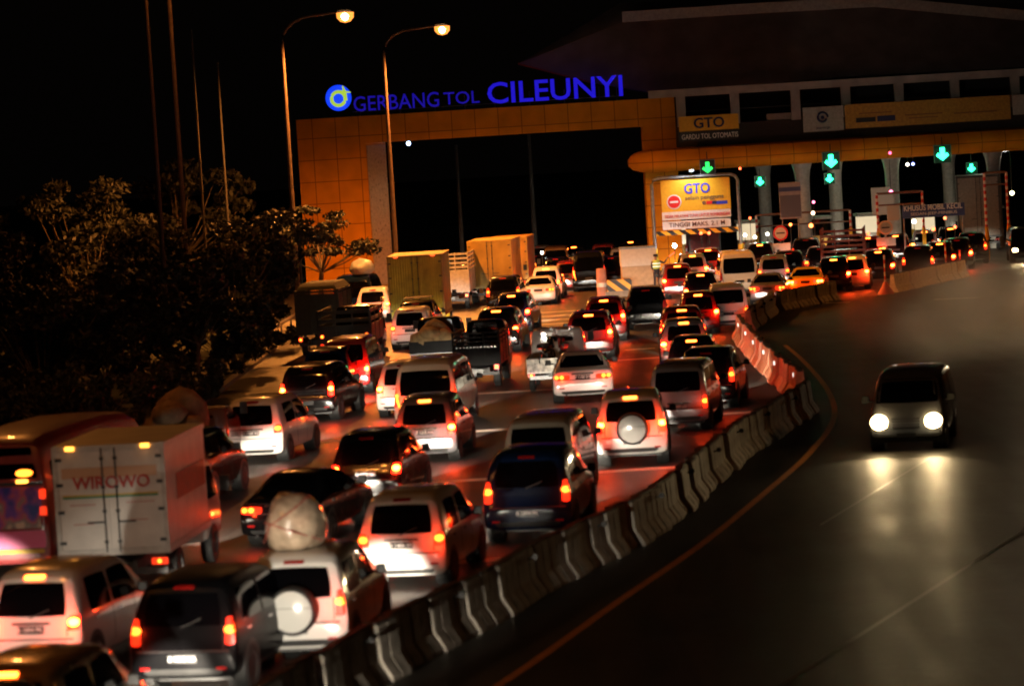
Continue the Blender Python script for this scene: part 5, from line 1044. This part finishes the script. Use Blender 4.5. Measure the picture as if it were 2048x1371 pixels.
# small lamps scattered under the roof
def small_lamp(px, py, Y, col, es, r, label, drop=.5, group='small lamps of the toll plaza'):
    c = A(px, py, Y); t = thing('small_lamp', label, 'lamp', (c.x, Y, c.z), 0, group)
    MB().lathe([(0, -r), (r*.7, -r*.7), (r, 0), (r*.7, r*.7), (0, r)], n=12).build('bulb', mat('lamp_%d_%d' % (int(col[0]*99)+int(col[1]*9), int(es)), col, .4, emit=col, es=es), t)
    MB().tube([(0, .02, -drop), (0, .02, 0)] if drop < 0 or py > 380 else [(0, .02, 0), (0, .02, drop)], .02, 5).build('stem', DKSTEEL, t)
for k, (px, py, col, es, r) in enumerate(((1349, 491, (.75, .9, 1), 60, .12), (1626, 426, (1, .6, .35), 6, .12), (1782, 384, (1, .15, .3), 6, .12), (1627, 404, (1, .15, .3), 5, .09), (2024, 386, (1, .9, .4), 12, .13), (1622, 451, (1, .2, .04), 7, .13),
      (1828, 443, (1, .95, .7), 12, .13), (1890, 436, (1, .15, .05), 5, .1), (1867, 458, (1, .1, .03), 6, .12), (1910, 454, (1, .1, .03), 6, .1), (1815, 329, (1, .85, .6), 8, .1), (1826, 328, (.2, .25, 1), 8, .09), (1581, 449, (1, .2, .04), 5, .1), (1500, 436, (1, .1, .03), 5, .08),
      (1490, 470, (1, .9, .7), 14, .1), (1510, 474, (1, .9, .7), 14, .1), (1535, 468, (1, .9, .7), 10, .1), (1402, 466, (1, .1, .03), 6, .1), (1418, 466, (1, .1, .03), 6, .1), (1736, 467, (1, .1, .03), 5, .1), (1084, 505, (1, .95, .85), 12, .09), (817, 287, (.4, .6, 1), 14, .13), (1480, 337, (1, .1, .03), 5, .08), (1780, 306, (1, .1, .2), 3, .1))):
    nm = 'lamp_tint_%d' % k; mat(nm, col, .4, emit=col, es=es)
    Y = 179.2 if px != 817 else 188.5
    c = A(px, py, Y); t = thing('small_lamp', {0: 'glaring white work lamp under the yellow lane sign', 4: 'yellowish lamp at the right edge under the canopy', 6: 'white lamp under the blue lane sign', 11: 'tiny blue lamp under the canopy edge', 21: 'small blue-white lamp hanging inside the orange gateway'}.get(k, '%s lamp glowing small among the toll lanes' % ('red' if col[1] < .3 else 'warm white')), 'lamp', (c.x, Y, c.z), 0, 'small lamps of the toll lanes')
    MB().lathe([(0, -r), (r*.7, -r*.7), (r, 0), (r*.7, r*.7), (0, r)], n=12).build('bulb', MATS[nm], t)
    dn = -min(c.z, 2.5) if py > 400 else (zc0-c.z if c.z < zc0 else .3); MB().tube([(0, .05, 0), (0, .05, dn)], .02, 5).build('stem', DKSTEEL, t)
# traffic island nose, cabinet, crash drums
def drum(px, py, label, h=1.5, r=.26, m=bandm):
    p = G(px, py); o = thing('crash_drum', label, 'traffic drum', (p.x, p.y, .004), 0, 'striped drums at the islands')
    b = MB(); b.lathe([(0, 0), (r*1.15, 0), (r*1.15, .08), (r, .1), (r*.98, h*.6), (r*.9, h), (0, h)], n=18); b.build('drum', m, o)
    MB().lathe([(r*.98, h*.35), (r*1.02, h*.37), (r*1.0, h*.5), (r*.96, h*.52)], n=18).build('band', whs, o)
stripes_v = ribbed('drum_stripes', (.62, .3, .22), 26, .5, .2)
drum(1205, 594, 'tall striped crash drum between the middle lanes', 1.5, .27, stripes_v); drum(1296, 566, 'striped drum right of the white cabinet', 1.4, .22, stripes_v); drum(1314, 560, 'striped drum behind the traffic officer', 1.0, .2, stripes_v)
ci = G(1262, 585); cab = thing('utility_cabinet', 'white cabinet with tan lower half on the island behind the black pickup-like car', 'cabinet', (A(1278, 540, 160).x, 160, 0))
MB().box((0, 1, .22), (2.6, 4, .42)).build('plinth', MATS['kerb_concrete'], cab); MB().box((0, .6, .95), (1.85, 1.4, 1.05)).build('lower_panel', mat('cab_tan', (.5, .38, .24), .5, noise=.2), cab); MB().box((0, .58, 1.95), (1.9, 1.5, .95)).build('upper_panel', mat('cab_white', (.65, .66, .66), .4, noise=.1), cab); MB().box((0, .58, 2.45), (1.98, 1.6, .07)).build('lid', STEEL, cab)
nose = thing('island_nose', 'yellow and black striped island nose left of the white cabinet', 'traffic island', (A(1240, 590, 158).x, 158, 0)); MB().box((0, 1.2, .16), (1.5, 3.2, .3)).build('kerb_block', MATS['kerb_concrete'], nose)
nb_ = MB(); nb_.box((0, 0, .6), (1.3, .5, .6)); nb_.build('striped_block', str_, nose)
# orange post with conical foot at the barrier gap
def cone_post(px, py, label, h=1.9):
    p = G(px, py); t = thing('delineator_post', label, 'traffic post', (p.x, p.y, .004), 0, 'orange delineator posts'); om = mat('cone_orange', (.7, .09, .04), .5)
    MB().lathe([(0, 0), (.42, 0), (.4, .06), (.2, .35), (.08, .6), (0, .62)], n=20).build('conical_foot', om, t); MB().lathe([(.045, .5), (.045, h), (0, h)], n=10).build('rod', bandm, t)
cone_post(1772, 588, 'orange post with conical foot at the gap in the barriers'); cone_post(1893, 549, 'orange post at the right end of the lit barriers'); cone_post(1921, 545, 'orange post farthest right beside the yellow feet', 1.2)

# traffic officer
def person(px, py, Y):
    p = A(px, py, Y); t = thing('person', 'traffic officer in dark clothes and reflective vest holding a red baton', 'person', (p.x, Y, .3), R(15))
    J = {'pel': ((0, 0, .95), .13), 'w': ((0, 0, 1.1), .125), 'ch': ((0, 0, 1.32), .155), 'nk': ((0, 0, 1.5), .06), 'hd': ((0, -.01, 1.62), .09), 'ht': ((0, 0, 1.72), .085),
         'sl': ((-.2, 0, 1.42), .065), 'el': ((-.27, -.05, 1.15), .05), 'hl': ((-.24, -.2, .95), .038), 'sr': ((.2, 0, 1.42), .065), 'er': ((.42, -.1, 1.3), .05), 'hr': ((.55, -.2, 1.5), .038),
         'kl': ((-.11, -.02, .5), .075), 'al': ((-.13, 0, .09), .05), 'tl': ((-.14, -.15, .04), .04), 'kr': ((.11, -.02, .5), .075), 'ar': ((.13, 0, .09), .05), 'tr': ((.14, -.15, .04), .04), 'hipl': ((-.1, 0, .88), .1), 'hipr': ((.1, 0, .88), .1)}
    E = [('pel', 'w'), ('w', 'ch'), ('ch', 'nk'), ('nk', 'hd'), ('hd', 'ht'), ('ch', 'sl'), ('sl', 'el'), ('el', 'hl'), ('ch', 'sr'), ('sr', 'er'), ('er', 'hr'), ('pel', 'hipl'), ('hipl', 'kl'), ('kl', 'al'), ('al', 'tl'), ('pel', 'hipr'), ('hipr', 'kr'), ('kr', 'ar'), ('ar', 'tr')]
    ks = list(J); rad = {k: J[k][1] for k in ks}; vs = [J[k][0] for k in ks]; es = [(ks.index(a), ks.index(b)) for a, b in E]
    for hand, base, dr in (('hl', (-.24, -.2, .95), Vector((0, -.3, -1))), ('hr', (.55, -.2, 1.5), Vector((.15, -.3, 1)))):
        dr = dr.normalized()
        for k in range(5):
            o = Vector(((k-2)*.018, 0, 0)); a = Vector(base)+o+dr*.05; b_ = a+dr*(.035 if k in (0, 4) else .045)+o*.3
            ia = len(vs); vs.append(tuple(a)); vs.append(tuple(b_)); es += [(ks.index(hand), ia), (ia, ia+1)]; rad[ia] = .012; rad[ia+1] = .009
    me = bpy.data.meshes.new('p'); me.from_pydata(vs, es, []); o = bpy.data.objects.new('p', me); C.objects.link(o); o.modifiers.new('s', 'SKIN'); sv = me.skin_vertices[0].data
    for i in range(len(vs)):
        r = rad[ks[i]] if i < len(ks) else rad[i]; sv[i].radius = (r, r*(.75 if i < 4 else 1))
    sv[0].use_root = True; o.modifiers.new('u', 'SUBSURF').levels = 1; bpy.context.view_layer.update(); m2 = bpy.data.meshes.new_from_object(o.evaluated_get(bpy.context.evaluated_depsgraph_get())); bpy.data.objects.remove(o)
    m2.materials.clear(); m2.materials.append(mat('dark_uniform', (.03, .03, .05), .8)); m2.materials.append(mat('skin', (.35, .2, .13), .5))
    for pl in m2.polygons:
        pl.use_smooth = True
        c = pl.center
        if c.z > 1.5 and abs(c.x) < .12 or (c.x > .52 and c.z > 1.48) or (c.x < -.2 and c.z < 1.0 and c.y < -.15): pl.material_index = 1
    link(bpy.data.objects.new('body', m2), t)
    vest = MB(); vest.lathe([(.15, 1.02), (.165, 1.15), (.19, 1.32), (.17, 1.44), (.09, 1.49)], n=16); vest.v = [(x*1.25, y*.85, z) for x, y, z in vest.v]; vest.build('vest', mat('vest_yellow', (.5, .6, .1), .6), t)
    for z0 in (1.12, 1.28): b2 = MB(); b2.lathe([(.19, z0), (.2, z0+.05)], n=16); b2.v = [(x*1.27, y*.9, z) for x, y, z in b2.v]; b2.build('reflective_stripe', mat('reflective', (.9, .9, .85), .3, emit=(1, 1, .85), es=.5), t)  # stripe emission stands in for headlights thrown back by the vest
    MB().lathe([(.12, 1.68), (.125, 1.7), (.115, 1.76), (.13, 1.79), (0, 1.81)], n=14).box((0, -.13, 1.69), (.18, .1, .02)).build('cap', mat('cap_navy', (.02, .02, .05), .7), t)
    for s in (-.035, .035): MB().lathe([(0, -.012), (.011, 0), (0, .01)], c=(s, -.095, 1.63), axis='Y', n=8).build('eye', blk2, t)
    MB().box((0, -.105, 1.595), (.025, .03, .04)).build('nose', MATS['skin'], t)
    bt = thing('traffic_baton', 'red glowing traffic baton held by the officer', 'baton', (0, 0, 0)); bt.matrix_world = t.matrix_basis @ Matrix.Translation((.57, -.24, 1.55)) @ Matrix.Rotation(R(55), 4, 'Y')
    MB().tube([(0, 0, 0), (0, 0, .14)], .016).build('handle', BLK, bt); MB().tube([(0, 0, .14), (0, 0, .5)], .022).build('light_tube', mat('baton_red', (.7, .05, .05), .4, emit=(1, .08, .04), es=2.5), bt)
person(1312, 530, 158.5)

# ------------------------------------------------------------------ trees
leafm = mat('leaves', (.024, .027, .016), .6, noise=.5, nscale=1.5); barkm = mat('bark', (.17, .13, .09), .85, noise=.4, nscale=6, bump=.5)
def tree(loc, H, R_, label, seed, trunk_h=.35, nclump=26, leaves=170, lean=0., leaf=.14, group='trees on the left verge', sq=.6):
    rr = random.Random(seed); t = thing('tree', label, 'tree', loc, rr.uniform(0, 6), group); tr = MB(); lf = MB()
    th = H*trunk_h; tr.tube([(0, 0, 0), (lean*.3, .1, th*.5), (lean, 0, th)], [.045*H*.5, .035*H*.5, .03*H*.5], 8)
    for c in range(nclump):
        a = rr.uniform(0, 6.283); q = rr.random()**.5*R_; z = th+(H-th)*(.15+.8*rr.random())*(1-.35*(q/R_)**2)
        cc = Vector((lean+q*math.cos(a), q*math.sin(a), z)); mid_ = Vector((lean, 0, th)).lerp(cc, .5)+Vector((0, 0, -.1*H*.3))
        tr.tube([(lean, 0, th*.92), mid_, cc], [.013*H*.5, .009*H*.5, .004*H*.5], 5, False)
        rad = R_*rr.uniform(.16, .34)
        for k in range(leaves):
            d = Vector((rr.gauss(0, 1), rr.gauss(0, 1), rr.gauss(0, 1))).normalized()*rad*rr.random()**.4; d.z *= sq; p = cc+d
            n1 = Vector((rr.gauss(0, 1), rr.gauss(0, 1), rr.gauss(0, 1))).normalized(); n2 = n1.cross(Vector((rr.gauss(0, 1), rr.gauss(0, 1), rr.gauss(0, 1)))).normalized(); s = leaf*rr.uniform(.6, 1.3)
            lf.v += [tuple(p-n1*s), tuple(p+n2*s*.45), tuple(p+n1*s), tuple(p-n2*s*.45)]; i = len(lf.v)-4; lf.f.append((i, i+1, i+2, i+3)); lf.sm.append(False)
    tr.build('trunk', barkm, t); me = bpy.data.meshes.new('crown'); me.from_pydata(lf.v, [], lf.f); me.materials.append(leafm); link(bpy.data.objects.new('crown', me), t); return t
def gp(px, py): p = G(px, py); p.z = 0; return p
tree(gp(645, 655), 6.9, 2.3, 'tree with flat umbrella clumps in front of the orange gate pillar', 1, .42, 22, 150, .2, .13, sq=.4)
tree(gp(540, 690), 6.9, 2.6, 'dense dark tree left of the gate pillar', 2, .3, 34, 190)
tree(gp(470, 735), 6.2, 2.6, 'broad dark tree above the white minivan at the kerb', 3, .3, 34, 190)
tree(gp(405, 790), 5.0, 2.1, 'small tree with pale bare stems at the kerb by the white minivan', 4, .4, 24, 170)
tree(gp(330, 745), 6.4, 3.1, 'dark tree behind the white box truck', 5, .14, 44, 190)
tree(gp(215, 800), 5.3, 3.0, 'dark tree above the white box truck', 6, .14, 44, 180)
tree(gp(90, 830), 4.9, 3.0, 'dark tree above the bus', 7, .14, 44, 180)
tree(gp(-20, 800), 6.2, 3.2, 'dark tree at the left edge of the picture', 8, .14, 44, 180)
tree(Vector((-21, 150, 0)), 8.5, 3.6, 'tall dark tree between the thin poles', 12, .14, 40, 170, leaf=.18)
tree(Vector((-26, 132, 0)), 8.5, 4.2, 'tall dark tree left of the tall bare posts', 13, .14, 44, 170, leaf=.18)
for k, (px, py, H_, w_) in enumerate(((500, 745, 2.6, 1.5), (430, 790, 2.2, 1.4), (380, 830, 2.2, 1.5), (300, 850, 2.4, 1.7), (200, 885, 2.4, 1.7), (100, 900, 2.4, 1.8), (0, 905, 2.4, 1.8), (560, 712, 2.2, 1.2))):
    tree(gp(px-14, py-8), H_, w_, 'low dark shrub in the hedge below the trees', 30+k, .08, 16, 200, leaf=.1, group='shrubs along the left verge', sq=.8)
tree(gp(445, 775), 3.8, 1.6, 'bushy young tree with several stems near the lit path', 9, .35, 18, 160)
tree(Vector((-19, 175, 0)), 9.5, 4, 'tall dim tree behind the left gate pillar', 10, .3, 26, 150, leaf=.2)
# guard rail beside the lit path
gr = thing('guard_rail', 'pale steel guard rail beside the lit path left of the queue', 'guard rail', tuple(G(545, 690))); a = G(500, 688)-G(545, 690); b = G(602, 652)-G(545, 690)
MB().tube([a+Vector((0, 0, .7)), (0, 0, .72), b+Vector((0, 0, .7))], .09, 6).build('rail', STEEL, gr)
for k in range(6): q = a.lerp(b, k/5); MB().tube([(q.x, q.y, 0), (q.x, q.y, .8)], .05, 6).build('post', STEEL, gr)

# exhaust haze drifting over the empty road
sm = bpy.data.materials.new('exhaust_haze'); sm.use_nodes = True; t = sm.node_tree; t.nodes.clear(); out = t.nodes.new('ShaderNodeOutputMaterial'); pv = t.nodes.new('ShaderNodeVolumePrincipled'); tc = t.nodes.new('ShaderNodeTexCoord'); n = t.nodes.new('ShaderNodeTexNoise'); n.inputs['Scale'].default_value = 1.6; n.inputs['Detail'].default_value = 3
ln = t.nodes.new('ShaderNodeVectorMath'); ln.operation = 'LENGTH'; sb = t.nodes.new('ShaderNodeMapRange'); sb.inputs[1].default_value = 1.; sb.inputs[2].default_value = .1; sb.inputs[3].default_value = 0; sb.inputs[4].default_value = 1
mu = t.nodes.new('ShaderNodeMath'); mu.operation = 'MULTIPLY'; mr = t.nodes.new('ShaderNodeMapRange'); mr.inputs[1].default_value = .38; mr.inputs[2].default_value = .7; mr.inputs[4].default_value = .35
t.links.new(tc.outputs['Object'], n.inputs[0]); t.links.new(tc.outputs['Object'], ln.inputs[0]); t.links.new(ln.outputs['Value'], sb.inputs[0]); t.links.new(n.outputs[0], mr.inputs[0]); t.links.new(mr.outputs[0], mu.inputs[0]); t.links.new(sb.outputs[0], mu.inputs[1])
t.links.new(mu.outputs[0], pv.inputs['Density']); pv.inputs['Color'].default_value = (.8, .75, .65, 1); pv.inputs['Anisotropy'].default_value = .6; t.links.new(pv.outputs[0], out.inputs['Volume'])
bm = bmesh.new(); bmesh.ops.create_icosphere(bm, subdivisions=3, radius=1); me = bpy.data.meshes.new('exhaust_haze'); bm.to_mesh(me); bm.free(); me.materials.append(sm); o = bpy.data.objects.new('exhaust_haze', me); link(o)
pc2 = G(1930, 770); o.location = (pc2.x+1, pc2.y+8, 1.9); o.scale = (4.2, 7, 2.2); tag(o, 'pale exhaust haze drifting behind the oncoming minivan', 'smoke', None, 'stuff')
